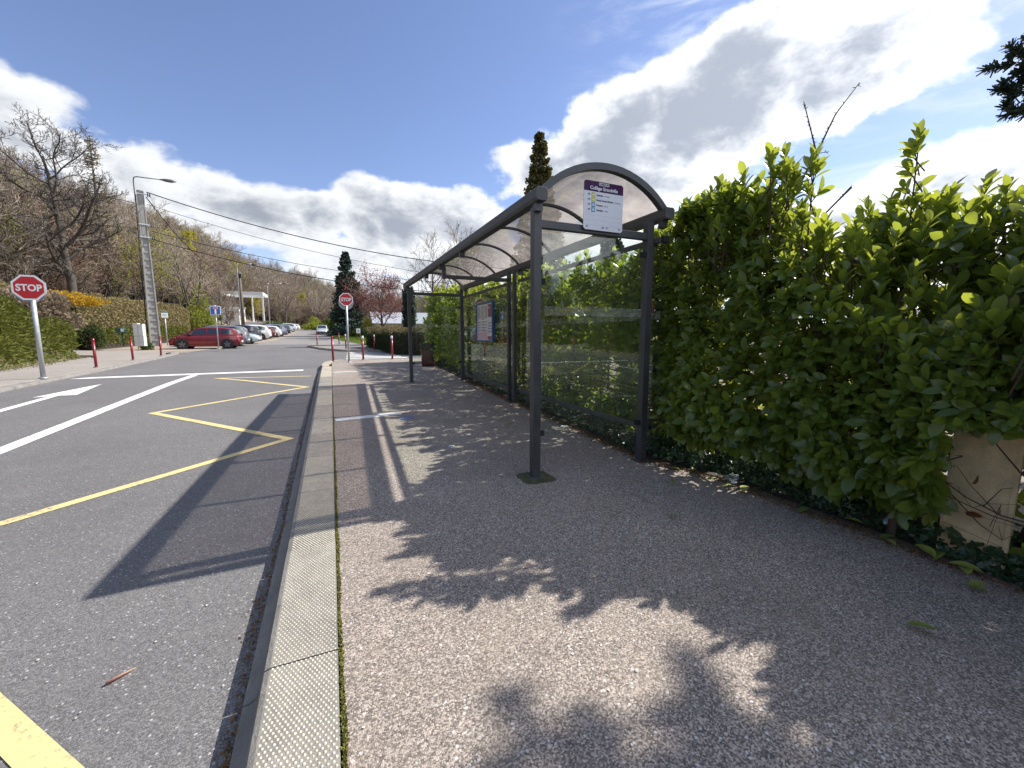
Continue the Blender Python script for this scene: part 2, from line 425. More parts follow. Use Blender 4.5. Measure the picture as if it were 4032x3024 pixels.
M['ink'] = paint('ink_dark', (.03, .03, .06), .6, var=.02)
M['ink2'] = paint('ink_grey', (.22, .21, .28), .6, var=.02)
M['lime'] = paint('lime_square', (.50, .50, .02), .5, var=.02)
M['sky_sq'] = paint('blue_square', (.10, .27, .42), .5, var=.02)
M['wood_board'] = paint('plywood', (.64, .51, .30), .75, var=.17, scale=9, bump=.3)
M['bark'] = paint('bark', (.060, .050, .040), .95, var=.3, scale=3, bump=.6)
M['bark_dk'] = paint('bark_dark', (.075, .063, .052), .95, var=.3, scale=2, bump=.6)
M['twig'] = paint('twigs', (.27, .205, .145), .95, var=.25, scale=.8)
M['twig_red'] = paint('reddish_twigs', (.25, .165, .125), .95, var=.25, scale=.8)
M['twig_pale'] = paint('pale_twigs', (.32, .265, .21), .95, var=.2, scale=.8)
M['stem'] = paint('vine_stem', (.075, .05, .035), .9, var=.25, scale=12)
M['laurel'] = foliage('laurel_leaf', (.055, .108, .024), (.135, .205, .040), .42, .24, (.50, .56, .05), .6, c_=(.15, .18, .02))
M['laurel_old'] = foliage('laurel_leaf_reddish', (.22, .06, .02), (.16, .10, .02), .3, .5, (.35, .12, .02))
M['leaf_fallen'] = foliage('fallen_leaf', (.38, .44, .10), (.16, .22, .05), .2, .55, (.3, .35, .05))
M['leaf_brown'] = foliage('brown_litter', (.13, .06, .025), (.20, .13, .05), .1, .8)
M['ivy'] = foliage('ivy_leaf', (.020, .050, .022), (.040, .080, .032), .12, .35, (.05, .12, .02), .5)
M['juniper'] = foliage('juniper', (.065, .080, .014), (.155, .160, .032), .22, .7, (.2, .22, .03), .2)
M['hedge_brown'] = foliage('dry_hedge', (.27, .20, .115), (.27, .24, .10), .25, .8, (.3, .24, .1), .2)
M['hedge_dark'] = foliage('dark_clipped_hedge', (.030, .052, .018), (.062, .078, .028), .15, .7, (.1, .14, .03), .2)
M['hedge_tip'] = foliage('hedge_top_tips', (.24, .17, .11), (.16, .16, .06), .2, .8, (.2, .15, .05), .2)
M['grass'] = foliage('grass_blade', (.10, .17, .022), (.15, .20, .035), .35, .7, (.25, .36, .03), .2)
M['dry'] = foliage('dry_shrub', (.26, .20, .145), (.19, .15, .10), .2, .9, (.3, .24, .16), .2)
M['forsythia'] = foliage('forsythia_bloom', (.55, .34, .03), (.42, .27, .04), .3, .7, (.8, .5, .02), .2)
M['spring'] = foliage('young_leaves', (.20, .23, .035), (.15, .17, .03), .4, .7, (.42, .46, .06), .2)
M['yellow'] = foliage('yellow_young_leaves', (.34, .30, .03), (.24, .22, .03), .4, .7, (.6, .52, .06), .2)
M['conifer'] = foliage('blue_spruce', (.028, .050, .038), (.060, .090, .066), .08, .7, (.04, .07, .03), .2)
M['conifer2'] = foliage('dull_conifer', (.085, .085, .028), (.14, .125, .045), .12, .7, (.1, .11, .03), .2)
M['cherry'] = foliage('red_leaves', (.22, .075, .07), (.17, .075, .06), .3, .7, (.34, .10, .10), .2)
M['bush'] = foliage('green_bush', (.035, .06, .014), (.08, .11, .022), .3, .7, (.16, .22, .03), .2)

# ------------------------------------------------------------------ terrain profile
PY = [-60, -40, 0, 13, 16, 20, 28, 37, 50, 65, 80, 100, 150, 400, 2500]
PZ = [-2.1, -1.4, 0, .455, .50, .54, .62, .79, 1.1, 1.55, 2.05, 2.7, 4.2, 8, 8]
def g(y): return float(np.interp(y, PY, PZ))
def sstep(a, b, x): t = np.clip((x - a) / (b - a), 0, 1); return t * t * (3 - 2 * t)
def left_edge(y): return np.interp(y, [-40, 12, 17, 20, 25.5, 28, 34, 60, 100], [-9.0, -9.0, -9.05, -9.4, -10.4, -13.5, -15.0, -14.5, -13.0])
def terrain_z(x, y):
    x = np.asarray(x, float); y = np.asarray(y, float)
    z = np.interp(y, PY, PZ) - .34
    xe = left_edge(y); dl = xe - x
    z = z + .30 * sstep(0, .8, dl) + .40 * np.clip(dl, 0, 6) + .16 * np.clip(dl - 6, 0, 10)
    right = sstep(3.35, 3.75, x) * (1 - sstep(16.2, 17.2, y)) * .36 + sstep(3.0, 4.2, x) * sstep(27, 33, y) * .36
    return z + right

def sheet(name, poly, dz, mat, thick=0., parent=None, kind='structure', dzf=None):
    bm = bmesh.new()
    f = bm.faces.new([bm.verts.new((x, y, 0)) for x, y in poly])
    if f.normal.z < 0 or bm.faces[:][0].calc_area() and sum((poly[i][0] * poly[(i + 1) % len(poly)][1] - poly[(i + 1) % len(poly)][0] * poly[i][1]) for i in range(len(poly))) < 0:
        bmesh.ops.reverse_faces(bm, faces=bm.faces[:])
    for yb in PY:
        bmesh.ops.bisect_plane(bm, geom=bm.verts[:] + bm.edges[:] + bm.faces[:], plane_co=(0, yb, 0), plane_no=(0, 1, 0), dist=1e-5)
    bmesh.ops.triangulate(bm, faces=bm.faces[:])
    for v in bm.verts: v.co.z = g(v.co.y) + dz + (dzf(v.co.x, v.co.y) if dzf else 0)
    if thick:
        be = [e for e in bm.edges if e.is_boundary]
        r = bmesh.ops.extrude_edge_only(bm, edges=be)
        for v in r['geom']:
            if isinstance(v, bmesh.types.BMVert): v.co.z -= thick
    me = D.meshes.new(name); bm.to_mesh(me); bm.free(); me.materials.append(mat)
    o = link(name, me, parent)
    if kind: o['kind'] = kind
    return o

def build_ground():
    xs = np.concatenate([np.linspace(-2500, -60, 14), np.linspace(-50, -20, 10), np.arange(-19, 12.1, .5), np.linspace(14, 60, 12), np.linspace(90, 2500, 12)])
    ys = np.concatenate([np.linspace(-2500, -70, 8), np.linspace(-60, -8, 8), np.arange(-6, 60, 1.), np.linspace(62, 160, 30), np.linspace(190, 2500, 14)])
    ys = np.unique(np.concatenate([ys, [y for y in PY if y < 400]]))
    X, Y = np.meshgrid(xs, ys); Z = terrain_z(X, Y)
    Z = Z + np.where((X < -12) | (X > 8), .12 * np.sin(X * 1.7 + Y * .6) * np.sin(Y * .9), 0)
    nx, ny = len(xs), len(ys)
    i, j = np.meshgrid(np.arange(nx - 1), np.arange(ny - 1)); a = (j * nx + i).ravel()
    F = np.stack([a, a + 1, a + 1 + nx, a + nx], 1)
    me = np_mesh('ground', np.stack([X.ravel(), Y.ravel(), Z.ravel()], 1), F, M['litter_ground'], smooth=True)
    tag(link('ground', me), kind='structure')
build_ground()
RD = -.15
sheet('road', [(-8.5, -40), (-.30, -40), (-.30, 17.4), (0, 18.0), (30, 17.9), (30, 27.5), (7, 28), (2.9, 30.5), (.9, 33.5), (-1.2, 40), (-1.2, 41), (-8.6, 41), (-8.6, 20)], RD, M['road'])
sheet('far_road', [(-9.0, 40.9), (-1.2, 40.9), (.4, 52), (0, 62), (-.6, 80), (-1.6, 100), (-4, 150), (-8, 150), (-6.3, 100), (-5.4, 62), (-5.6, 50), (-6.6, 43)], RD + .004, M['far_road'])
sheet('parking_ground', [(-16, 29.5), (-7.9, 30.2), (-7.6, 36), (-6.6, 43), (-5.6, 50), (-5.4, 62), (-6.3, 100), (-8, 150), (-17, 150), (-16, 60)], RD + .012, M['gravel'])
walk_edge = [(3.78, -8), (3.70, .3), (3.64, .84), (3.60, 1.3), (3.58, 1.7), (3.52, 2.1), (3.45, 2.75), (3.25, 3.2), (3.17, 3.45), (3.14, 10), (3.2, 14.0), (3.35, 16.3), (30, 16.3)]
sheet('pavement', [(-.035, -8)] + walk_edge + [(30, 17.95), (.55, 18.05), (.25, 17.95), (.08, 17.6), (-.02, 16.8), (-.035, 15.0)], 0, M['walk'], .3)
sheet('far_pavement', [(-1.6, 37.6), (-1.45, 35.6), (-.5, 31.5), (.75, 28.9), (2.2, 27.5), (3.4, 26.8), (6.5, 26.2), (30, 26.0), (30, 27.9), (6, 28), (3.7, 29.2), (3.2, 32), (2.2, 38), (.9, 46), (.45, 52), (-.05, 52), (-.9, 44)], -.03, M['far_road'], .3)

def build_lawn():
    sheet('lawn', [(3.7, 29.2), (6, 28), (30, 27.9), (60, 40), (60, 95), (-.4, 95), (-.55, 80), (.05, 62), (.47, 52), (.92, 46), (2.22, 38), (3.22, 32)], -.02, M['grass_ground'], .3)
    sheet('soil_strip', [(3.79, -8), (5.6, -8), (5.6, 16.28), (3.34, 16.28), (3.19, 14.0), (3.13, 10), (3.16, 3.45), (3.26, 3.2), (3.44, 2.75), (3.51, 2.1), (3.57, 1.7), (3.62, 1.3), (3.65, .84), (3.71, .3)], .012, M['soil'], .2)
build_lawn()

# left pavement with its flush gutter stones
sheet('left_pavement', [(-9.0, -20), (-6.95, -20), (-6.95, 15), (-7.05, 17.6), (-7.5, 22.5), (-7.9, 26), (-8.6, 29), (-9.6, 30.2), (-15.5, 31.5), (-15, 29), (-11.2, 27.6), (-10.2, 25.6), (-9.4, 20.2), (-9.02, 17)], -.075, M['left_walk'], .12, dzf=lambda x, y: .2 * float(sstep(28, 33.5, y)) * float(sstep(8.8, 10, -x)))
def stone_row(name, line, w, dz, mat, L, label=None, thick=.12, gap=.012, proud=0.):
    """a row of kerb stones following a polyline; each stone is its own part"""
    root = D.objects.new(name, None); C.objects.link(root); root['kind'] = 'structure'
    pts = [Vector((x, y, 0)) for x, y in line]; seg = []
    tot = sum((pts[i + 1] - pts[i]).length for i in range(len(pts) - 1))
    def at(s):
        for i in range(len(pts) - 1):
            l = (pts[i + 1] - pts[i]).length
            if s <= l or i == len(pts) - 2:
                d = (pts[i + 1] - pts[i]).normalized(); return pts[i] + d * s, d
            s -= l
    n = int(tot / L); r = random.Random(3)
    for k in range(n):
        p0, d0 = at(k * L + gap / 2); p1, d1 = at((k + 1) * L - gap / 2)
        nrm0 = Vector((-d0.y, d0.x, 0)); nrm1 = Vector((-d1.y, d1.x, 0)); pr = dz + r.uniform(-.004, .004)
        c = [p0, p0 + nrm0 * w, p1 + nrm1 * w, p1]
        top = [(q.x, q.y, g(q.y) + pr) for q in c]; bot = [(q.x, q.y, g(q.y) + dz - thick) for q in c]
        mb = MB(); mb.add(top + bot, [(0, 3, 2, 1), (4, 5, 6, 7), (0, 1, 5, 4), (1, 2, 6, 5), (2, 3, 7, 6), (3, 0, 4, 7)])
        mb.build('kerb_stone', mat, root, bevel=.008)
    return root
stone_row('left_kerb', [(-6.62, 9), (-6.62, 12.5), (-6.78, 15.2), (-6.9, 17.6), (-7.3, 22.3), (-7.6, 25.4), (-8.0, 29), (-8.8, 30.6)], .30, -.085, M['gutter_stone'], 1.0)
stone_row('left_pavement_edging', [(-9.02, 9), (-9.02, 16.5), (-9.38, 20), (-10.2, 25.4)], .07, -.045, M['gutter_stone'], 1.0)
stone_row('pavement_edging', [(3.46, 2.72), (3.53, 2.1), (3.59, 1.7), (3.61, 1.3), (3.65, .84), (3.71, .3), (3.78, -2)], -.065, .014, M['edging'], .55, thick=.1)
stone_row('far_kerb', [(2.1, 27.42), (.72, 28.78), (-.55, 31.4), (-1.5, 35.5), (-1.68, 37.6)], .12, -.024, M['concrete'], 1.0, thick=.2)

# ------------------------------------------------------------------ bus kerb: slabs with domes, curved gutter face
def build_bus_kerb():
    root = D.objects.new('bus_kerb', None); C.objects.link(root); root['kind'] = 'structure'
    r = random.Random(5)
    joints = [-3.1 + 1.0 * k for k in range(19)]; joints[-1] = 15.0
    # profile across x: road side is a low, hollow guiding face
    prof = [(-.043, -.26), (-.043, 0), (-.315, 0), (-.336, -.008), (-.345, -.03), (-.352, -.075), (-.372, -.118), (-.402, -.138), (-.425, -.140), (-.43, -.26)]
    for k in range(len(joints) - 1):
        y0, y1 = joints[k] + .004, joints[k + 1] - .004; dz = r.uniform(-.003, .003); n = len(prof)
        vs = [(x, y0, g(y0) + z + dz) for x, z in prof] + [(x, y1, g(y1) + z + dz) for x, z in prof]
        mb = MB(); mb.add(vs, [tuple(range(n)), tuple(reversed(range(n, 2 * n)))] + [(i, (i + n), (i + 1) % n + n, (i + 1) % n) for i in range(n)])
        far = joints[k] > 11.5
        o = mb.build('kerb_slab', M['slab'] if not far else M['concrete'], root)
    # domes in a staggered grid
    pit = .0185; pos = []
    ys = np.arange(.9, 9.6, pit * .866)
    for i, y in enumerate(ys):
        xs = np.arange(-.305, -.055, pit) + (pit / 2 if i % 2 else 0)
        for x in xs: pos.append((x, y))
    pos = np.array(pos); z = np.interp(pos[:, 1], PY, PZ) + .0005
    k = 6; a = np.arange(k) / k * 2 * PI
    TV = np.concatenate([np.stack([np.cos(a), np.sin(a), 0 * a], 1), np.stack([.55 * np.cos(a), .55 * np.sin(a), 0 * a + .62], 1)])
    TF = [(i, (i + 1) % k, (i + 1) % k + k, i + k) for i in range(k)] + [(6, 7, 8, 9), (6, 9, 10, 11)]
    n = len(pos); rg = np.random.default_rng(2)
    R = np.tile(np.eye(3), (n, 1, 1)); sc = np.full(n, .0060) * rg.uniform(.85, 1.1, n)
    V, F, rn = scatter(TV, np.array(TF), np.column_stack([pos, z]), R, sc, rg.random(n))
    me = np_mesh('tactile_domes', V, F, M['dome'], rn, True)
    tag(link('tactile_domes', me, root), kind='stuff')
    # curved kerb stones round the end
    pts = [(-.335, 15.02), (-.35, 16.2), (-.27, 17.2), (-.02, 17.95), (.3, 18.22)]
    for i in range(len(pts) - 1):
        a_, b_ = Vector(pts[i] + (0,)), Vector(pts[i + 1] + (0,)); d = (b_ - a_).normalized(); nr = Vector((d.y, -d.x, 0)) * .2
        c = [a_ + d * .006, b_ - d * .006, b_ + nr - d * .006, a_ + nr + d * .006]
        top = [(q.x, q.y, g(q.y) + .003) for q in c]; bot = [(q.x, q.y, g(q.y) - .22) for q in c]
        MB().add(top + bot, [(0, 3, 2, 1), (4, 5, 6, 7), (0, 1, 5, 4), (1, 2, 6, 5), (2, 3, 7, 6), (3, 0, 4, 7)]).build('kerb_stone', M['concrete'], root)
build_bus_kerb()

def moss_strip():
    rg = np.random.default_rng(8); n = 9000
    y = 1.0 + 8 * rg.random(n) ** 1.5; wd = .006 + .012 * np.interp(np.sin(y * 5.1) + np.sin(y * 13.7) + .5 * np.sin(y * 31), [-2, 2], [0.1, 1])
    wd = wd * np.interp(y, [1, 5, 8.5], [1.15, .9, .25])
    x = -.037 + rg.random(n) * wd; z = np.interp(y, PY, PZ) + .001
    d = unit(rg.normal(size=(n, 3)) * [1, 1, .6] + [0, 0, .8])
    V, F, r = scatter(CARD_V, CARD_F, np.stack([x, y, z], 1), frames(d, rg.normal(size=(n, 3))), rg.uniform(.004, .009, n), rg.random(n))
    tag(link('moss', np_mesh('moss', V, F, M['moss'], r)), 'yellow-green moss growing in the joint behind the bus kerb', 'moss', kind='stuff')
moss_strip()

# ------------------------------------------------------------------ painted markings
def mark(name, poly, mat, dz, label=None):
    o = sheet(name, poly, dz, mat); return o
def line_poly(p, q, w):
    p = Vector(p); q = Vector(q); d = (q - p).normalized(); n = Vector((-d.y, d.x)) * w / 2
    return [tuple(p - n), tuple(q - n), tuple(q + n), tuple(p + n)]
Z1, Z2 = RD + .005, RD + .008
mark('stop_line', [(-6.6, 15.0), (-6.35, 14.92), (-.93, 15.22), (-.93, 15.66), (-6.25, 15.32)], M['white_line'], Z2)
mark('centre_line', [(-3.93, -6), (-3.73, -6), (-3.70, 14.9), (-3.90, 14.9)], M['white_line'], Z1)
mark('road_arrow', [(-5.29, 13.36), (-5.66, 11.5), (-5.455, 11.60), (-5.46, 9.0), (-5.30, 9.0), (-5.31, 11.62), (-5.03, 11.61)], M['white_line'], Z1)
zz = [(-.62, 13.45), (-2.98, 13.78), (-.62, 11.2), (-2.92, 8.95), (-.62, 6.35), (-2.98, 4.03), (-.48, 1.30)]
def zigzag():
    w = .055; P = [Vector(p) for p in zz]; L_, R_ = [], []
    for i, p in enumerate(P):
        if i == 0: d = (P[1] - p).normalized(); n = Vector((-d.y, d.x)); L_.append(p + n * w); R_.append(p - n * w)
        elif i == len(P) - 1: d = (p - P[i - 1]).normalized(); n = Vector((-d.y, d.x)); L_.append(p + n * w); R_.append(p - n * w)
        else:
            d0 = (p - P[i - 1]).normalized(); d1 = (P[i + 1] - p).normalized()
            n0 = Vector((-d0.y, d0.x)); n1 = Vector((-d1.y, d1.x)); b = (n0 + n1).normalized(); k = min(w / max(b.dot(n0), .15), .32)
            L_.append(p + b * k); R_.append(p - b * k)
    root = D.objects.new('zigzag_line', None); C.objects.link(root); root['kind'] = 'structure'
    for i in range(len(P) - 1):
        q = [tuple(L_[i]), tuple(L_[i + 1]), tuple(R_[i + 1]), tuple(R_[i])]
        sheet('line_stroke', q, Z1, M['yellow_line'], parent=root, kind=None)
zigzag()
def crosswalk():
    root = D.objects.new('crosswalk', None); C.objects.link(root); root['kind'] = 'structure'
    for k in range(8):
        y = 18.55 + k * 1.22; xo = .50 + .05 * k; xr = 3.7 - .12 * k; sheet('stripe', [(xo, y + .20), (xr, y - .15), (xr, y + .33), (xo, y + .68)], Z1, M['white_line'], parent=root, kind=None)
crosswalk()
def guide_rail(x0, y0, x1, y1, label):
    p = Vector((x0, y0, g(y0))); q = Vector((x1, y1, g(y1))); d = (q - p); n = Vector((-d.y, d.x, 0)).normalized()
    r = thing('tactile_bar', p, label, 'ground marking', 'white raised bars across the bus platform')
    for k in range(4):
        o = n * ((k - 1.5) * .042); mb = MB()
        a = o - n * .013; b = o + n * .013; e = d + o
        v = [a, b, d + b, d + a]; vt = [x * 1 + Vector((0, 0, .011)) for x in v]
        mb.add([(x.x, x.y, x.z - .004) for x in v] + [tuple(x) for x in vt], [(4, 5, 6, 7), (0, 4, 7, 3), (1, 2, 6, 5), (0, 1, 5, 4), (3, 7, 6, 2)]).build('rib', M['white_rail'], r)
    mb = MB(); a = -n * .088; b = n * .088
    v = [a, b, d + b, d + a]; mb.add([(x.x, x.y, x.z + .0035) for x in v], [(0, 3, 2, 1)]).build('base_strip', M['white_rail'], r)
guide_rail(-.01, 6.62, .97, 6.76, 'ribbed white tactile bar on the pavement crossing the shelter roof shadow')
guide_rail(-.01, 12.75, .97, 12.95, 'ribbed white tactile bar at the far end of the bus platform')

# ------------------------------------------------------------------ bus shelter
SX0, SX1, SYN, SYM0, SYM1, SYF = 1.76, 3.07, 3.46, 6.88, 7.14, 10.20
def build_shelter():
    T = thing('bus_shelter', (2.4, 6.8, g(6.8)), 'charcoal steel bus shelter with arched smoked roof and clear glass walls', 'bus shelter')
    O = Vector(T.location)
    def part(mb, name, mat, bevel=0., parent=None):
        mb.v = [(x - O.x, y - O.y, z - O.z) for x, y, z in mb.v]
        return mb.build(name, mat, parent or T, bevel=bevel)
    def post(x, y, top, sx=.04, sy=.04, name='post'):
        mb = MB(); mb.box(x - sx, x + sx, y - sy, y + sy, g(y) - .05, top)
        p = part(mb, name, M['frame'], .004)
        b = MB(); b.box(x - .075, x + .075, y - .075, y + .075, g(y) - .004, g(y) + .008); part(b, 'base_plate', M['frame2'])
        return p
    for x in (SX0, SX1):
        post(x, SYN, 2.655); post(x, SYF, 2.655)
    post(SX1, SYM0, 2.655, .03, .035); post(SX1, SYM1, 2.655, .03, .035)
    y0, y1 = 3.31, 10.54
    # gutters (front and rear): channel with a chamfered lip
    def gutter(xc, sgn):
        pr = [(-.045, 2.672), (-.065, 2.695), (-.065, 2.768), (-.045, 2.785), (.035, 2.785), (.055, 2.765), (.055, 2.70), (.04, 2.672)]
        n = len(pr); mb = MB()
        vs = [(xc + sgn * x, y0, z) for x, z in pr] + [(xc + sgn * x, y1, z) for x, z in pr]
        mb.add(vs, [tuple(range(n)), tuple(reversed(range(n, 2 * n)))] + [(i, i + n, (i + 1) % n + n, (i + 1) % n) for i in range(n)])
        part(mb, 'gutter', M['frame2'], .003)
        for yy in (3.40, 5.74, 6.95, 8.1, 10.25):
            b = MB(); b.box(xc - .035, xc + .035, yy - .03, yy + .03, 2.60, 2.671); part(b, 'bracket', M['frame'])
    gutter(1.745, 1); gutter(3.20, -1)
    # arched ribs
    xa, xb, zc, sag = 1.76, 3.19, 2.785, .305
    hw = (xb - xa) / 2; Rr = (hw * hw + sag * sag) / (2 * sag); cx_ = (xa + xb) / 2; cz_ = zc + sag - Rr; amax = math.asin(hw / Rr)
    def arc(r, k, n=20): a = -amax + 2 * amax * k / n; return cx_ + r * math.sin(a), cz_ + r * math.cos(a)
    ribs = [3.38 + 1.18 * k for k in range(7)]
    for j, yr in enumerate(ribs):
        mb = MB(); w = .032 if j in (0, 6) else .022; ro, ri = Rr + (.012 if j in (0, 6) else -.006), Rr - (.048 if j in (0, 6) else .036); n = 20
        vs = []; fs = []
        for k in range(n + 1):
            (x1_, z1_), (x2_, z2_) = arc(ro, k), arc(ri, k)
            vs += [(x1_, yr - w, z1_), (x1_, yr + w, z1_), (x2_, yr + w, z2_), (x2_, yr - w, z2_)]
        for k in range(n):
            b = k * 4; fs += [(b, b + 4, b + 5, b + 1), (b + 1, b + 5, b + 6, b + 2), (b + 2, b + 6, b + 7, b + 3), (b + 3, b + 7, b + 4, b)]
        fs += [(0, 1, 2, 3), (4 * n + 3, 4 * n + 2, 4 * n + 1, 4 * n)]
        mb.add(vs, fs); part(mb, 'roof_rib', M['frame'])
    for j in range(6):
        mb = MB(); ya, yb = ribs[j] + (.033 if j == 0 else .0235), ribs[j + 1] - (.033 if j == 5 else .0235); n = 20; vs = []; fs = []
        for k in range(n + 1):
            x, z = arc(Rr - .010, k); vs += [(x, ya, z), (x, yb, z)]
        for k in range(n): b = k * 2; fs.append((b, b + 2, b + 3, b + 1))
        mb.add(vs, fs, 0, True); o = part(mb, 'roof_panel', M['roof'])
        if j == 0: o['label'] = 'smoked translucent curved roof panel'
    # crossbars
    for y in (SYN, SYF):
        mb = MB(); mb.box(SX0 + .04, SX1 - .04, y - .03, y + .03, 2.475, 2.545); part(mb, 'crossbar', M['frame'], .003)
    mb = MB(); mb.box(1.84, SX1 - .03, 6.99, 7.05, 2.47, 2.53); part(mb, 'crossbar', M['frame'], .003)
    mb = MB(); mb.box(1.78, 1.84, 6.985, 7.055, 2.465, 2.665); part(mb, 'hanger', M['frame'], .003)
    mb = MB(); mb.box(3.02, 3.045, 6.965, 7.075, 2.42, 2.60); part(mb, 'hanger', M['frame'], .003)
    # rear rails
    for (a, b) in ((3.34, 6.84), (7.18, 10.3)):
        mb = MB(); mb.box(3.115, 3.155, a, b, 2.445, 2.495); part(mb, 'rail', M['frame2'], .003)
        mb = MB(); mb.box(3.113, 3.150, a + .1, b - .05, .455, .515); part(mb, 'rail', M['frame2'], .003)
    # glass
    panes = [(3.335, 4.585), (4.60, 5.745), (5.76, 6.83), (7.19, 8.165), (8.18, 9.245), (9.26, 10.28)]
    for a, b in panes:
        mb = MB(); mb.box(3.160, 3.170, a, b, g(a) + .115, 2.50); part(mb, 'glass_pane', M['glass'])
        f = MB()
        for q in range(7): f.box(3.1575, 3.1592, a + .01, b - .01, 1.665 + q * .0125, 1.671 + q * .0125)
        part(f, 'frosted_stripe', M['frost'])
        for zz_ in (2.47, .485):
            for yy in (a + .12, b - .12):
                c = MB(); c.cyl((3.171, yy, zz_), (3.182, yy, zz_), .022, n=10); part(c, 'clamp', M['black'])
    for y, zb in ((SYN, .535), (SYF, .80)):
        mb = MB(); mb.box(1.832, 3.015, y - .005, y + .005, zb, 2.455); part(mb, 'side_pane', M['glass'])
        f = MB()
        for q in range(7): f.box(1.85, 3.0, y - .0075, y - .0058, 1.69 + q * .0125, 1.696 + q * .0125)
        part(f, 'frosted_stripe', M['frost'])
        for x in (1.80, 3.03):
            s = 1 if x < 2 else -1
            for zz_ in ((2.33 if y == SYN else 2.2) if s < 0 else 2.0, zb + .02):
                c = MB(); c.box(min(x, x + s * .05), max(x, x + s * .05), y - .022, y + .022, zz_ - .025, zz_ + .025); part(c, 'clamp', M['black'], .002)
    c = MB(); c.box(3.13, 3.20, 3.30, 3.35, 2.435, 2.50); part(c, 'end_cap', M['black'])
    # pencilled scribble on the near post
    return T
shelter = build_shelter()

def footing():
    t = MB(); rr = random.Random(4); n = 18; pts = []
    for k in range(n):
        a = 2 * PI * k / n; r = .17 / max(abs(math.cos(a)), abs(math.sin(a))) ** .75 * rr.uniform(.93, 1.06)
        pts.append((1.76 + r * math.cos(a) * .95, 3.44 + r * math.sin(a) * .9))
    vs = [(x, y, g(y) + .006) for x, y in pts] + [(x + (x - 1.76) * .05, y + (y - 3.44) * .05, g(y) - .01) for x, y in pts]
    t.add(vs, [tuple(range(n))] + [(k, k + n, (k + 1) % n + n, (k + 1) % n) for k in range(n)])
    o = t.build('post_footing', M['moss2']); tag(o, kind='structure')
footing()

# ------------------------------------------------------------------ lettering
def text_mesh(name, s, size, Mx, mat, parent, bold=0., align='LEFT', ext=.0008, sx=1.):
    cu = D.curves.new(name, 'FONT'); cu.body = s; cu.size = size; cu.align_x = align; cu.align_y = 'BOTTOM_BASELINE'
    cu.offset = bold; cu.extrude = ext; cu.resolution_u = 3
    o = D.objects.new(name, cu); C.objects.link(o)
    dg = bpy.context.evaluated_depsgraph_get(); me = D.meshes.new_from_object(o.evaluated_get(dg))
    D.objects.remove(o); me.name = name; me.materials.clear(); me.materials.append(mat)
    me.transform(Matrix(Mx) @ Matrix.Diagonal((sx, 1, 1, 1)))
    q = link(name, me, parent); return q

def octagon(r): return [(r * math.cos(PI / 8 + k * PI / 4), r * math.sin(PI / 8 + k * PI / 4)) for k in range(8)]
def circle(r, n=28): return [(r * math.cos(2 * PI * k / n), r * math.sin(2 * PI * k / n)) for k in range(n)]
def face_M(yaw):
    """local x right, y up, z towards a viewer standing on the -y side; yaw turns it about z"""
    return Matrix.Rotation(yaw, 4, 'Z') @ Matrix(((1, 0, 0, 0), (0, 0, -1, 0), (0, 1, 0, 0), (0, 0, 0, 1)))

def stop_sign(name, x, y, zc, rad_, pole_r, yaw, label, back_r, back_off, lean=0.):
    z0 = g(y) + (-.07 if x < -3 else 0)
    T = thing(name, (x, y, z0), label, 'stop sign', 'red STOP signs on grey poles')
    T.rotation_euler = (0, lean, 0)
    h = zc - z0; F_ = face_M(yaw)
    MB().cyl((0, 0, 0), (0, 0, h + rad_ * .55), pole_r, n=14).build('pole', M['galv'], T)
    MB().cyl((0, 0, 0), (0, 0, .03), pole_r * 1.9, pole_r * 1.5, n=14).build('base_collar', M['galv'], T)
    off = Matrix.Translation((0, 0, h)) @ F_
    tr = lambda dx, dy, dz: off @ Matrix.Translation((dx, dy, dz))
    MB().prism(octagon(rad_ * 1.0), tr(0, 0, pole_r + .045), .03).build('panel_back', M['sign_grey'], T, bevel=.004)
    MB().prism(octagon(rad_ * 1.0), tr(0, 0, pole_r + .048), .002).build('white_border', M['white_paint'], T)
    MB().prism(octagon(rad_ * .87), tr(0, 0, pole_r + .051), .002).build('red_face', M['sign_red'], T)
    text_mesh('lettering', 'STOP', rad_ * .68, tr(0, -rad_ * .24, pole_r + .054), M['white_paint'], T, bold=rad_ * .022, align='CENTER', sx=.86)
    bm_ = tr(back_off[0], back_off[1], -pole_r - .02)
    MB().prism(circle(back_r), bm_, .03).build('rear_disc', M['sign_grey'], T)
    for dy in (-.12, .12):
        b = MB(); b.box(-rad_ * .5, rad_ * .5, -.02, .02, -.015, .015, M=tr(0, dy, pole_r + .005)); b.build('clamp', M['sign_grey'], T)
    return T
stop_sign('stop_sign', -6.93, 14.62, 2.72, .335, .052, rad(4), 'nearer red STOP sign on a leaning pole before the juniper bank', .31, (-.07, -.045))
stop_sign('stop_sign', .56, 16.5, 2.82, .250, .036, rad(-2), 'farther red STOP sign on the platform corner with a grey disc behind', .262, (-.01, -.10))

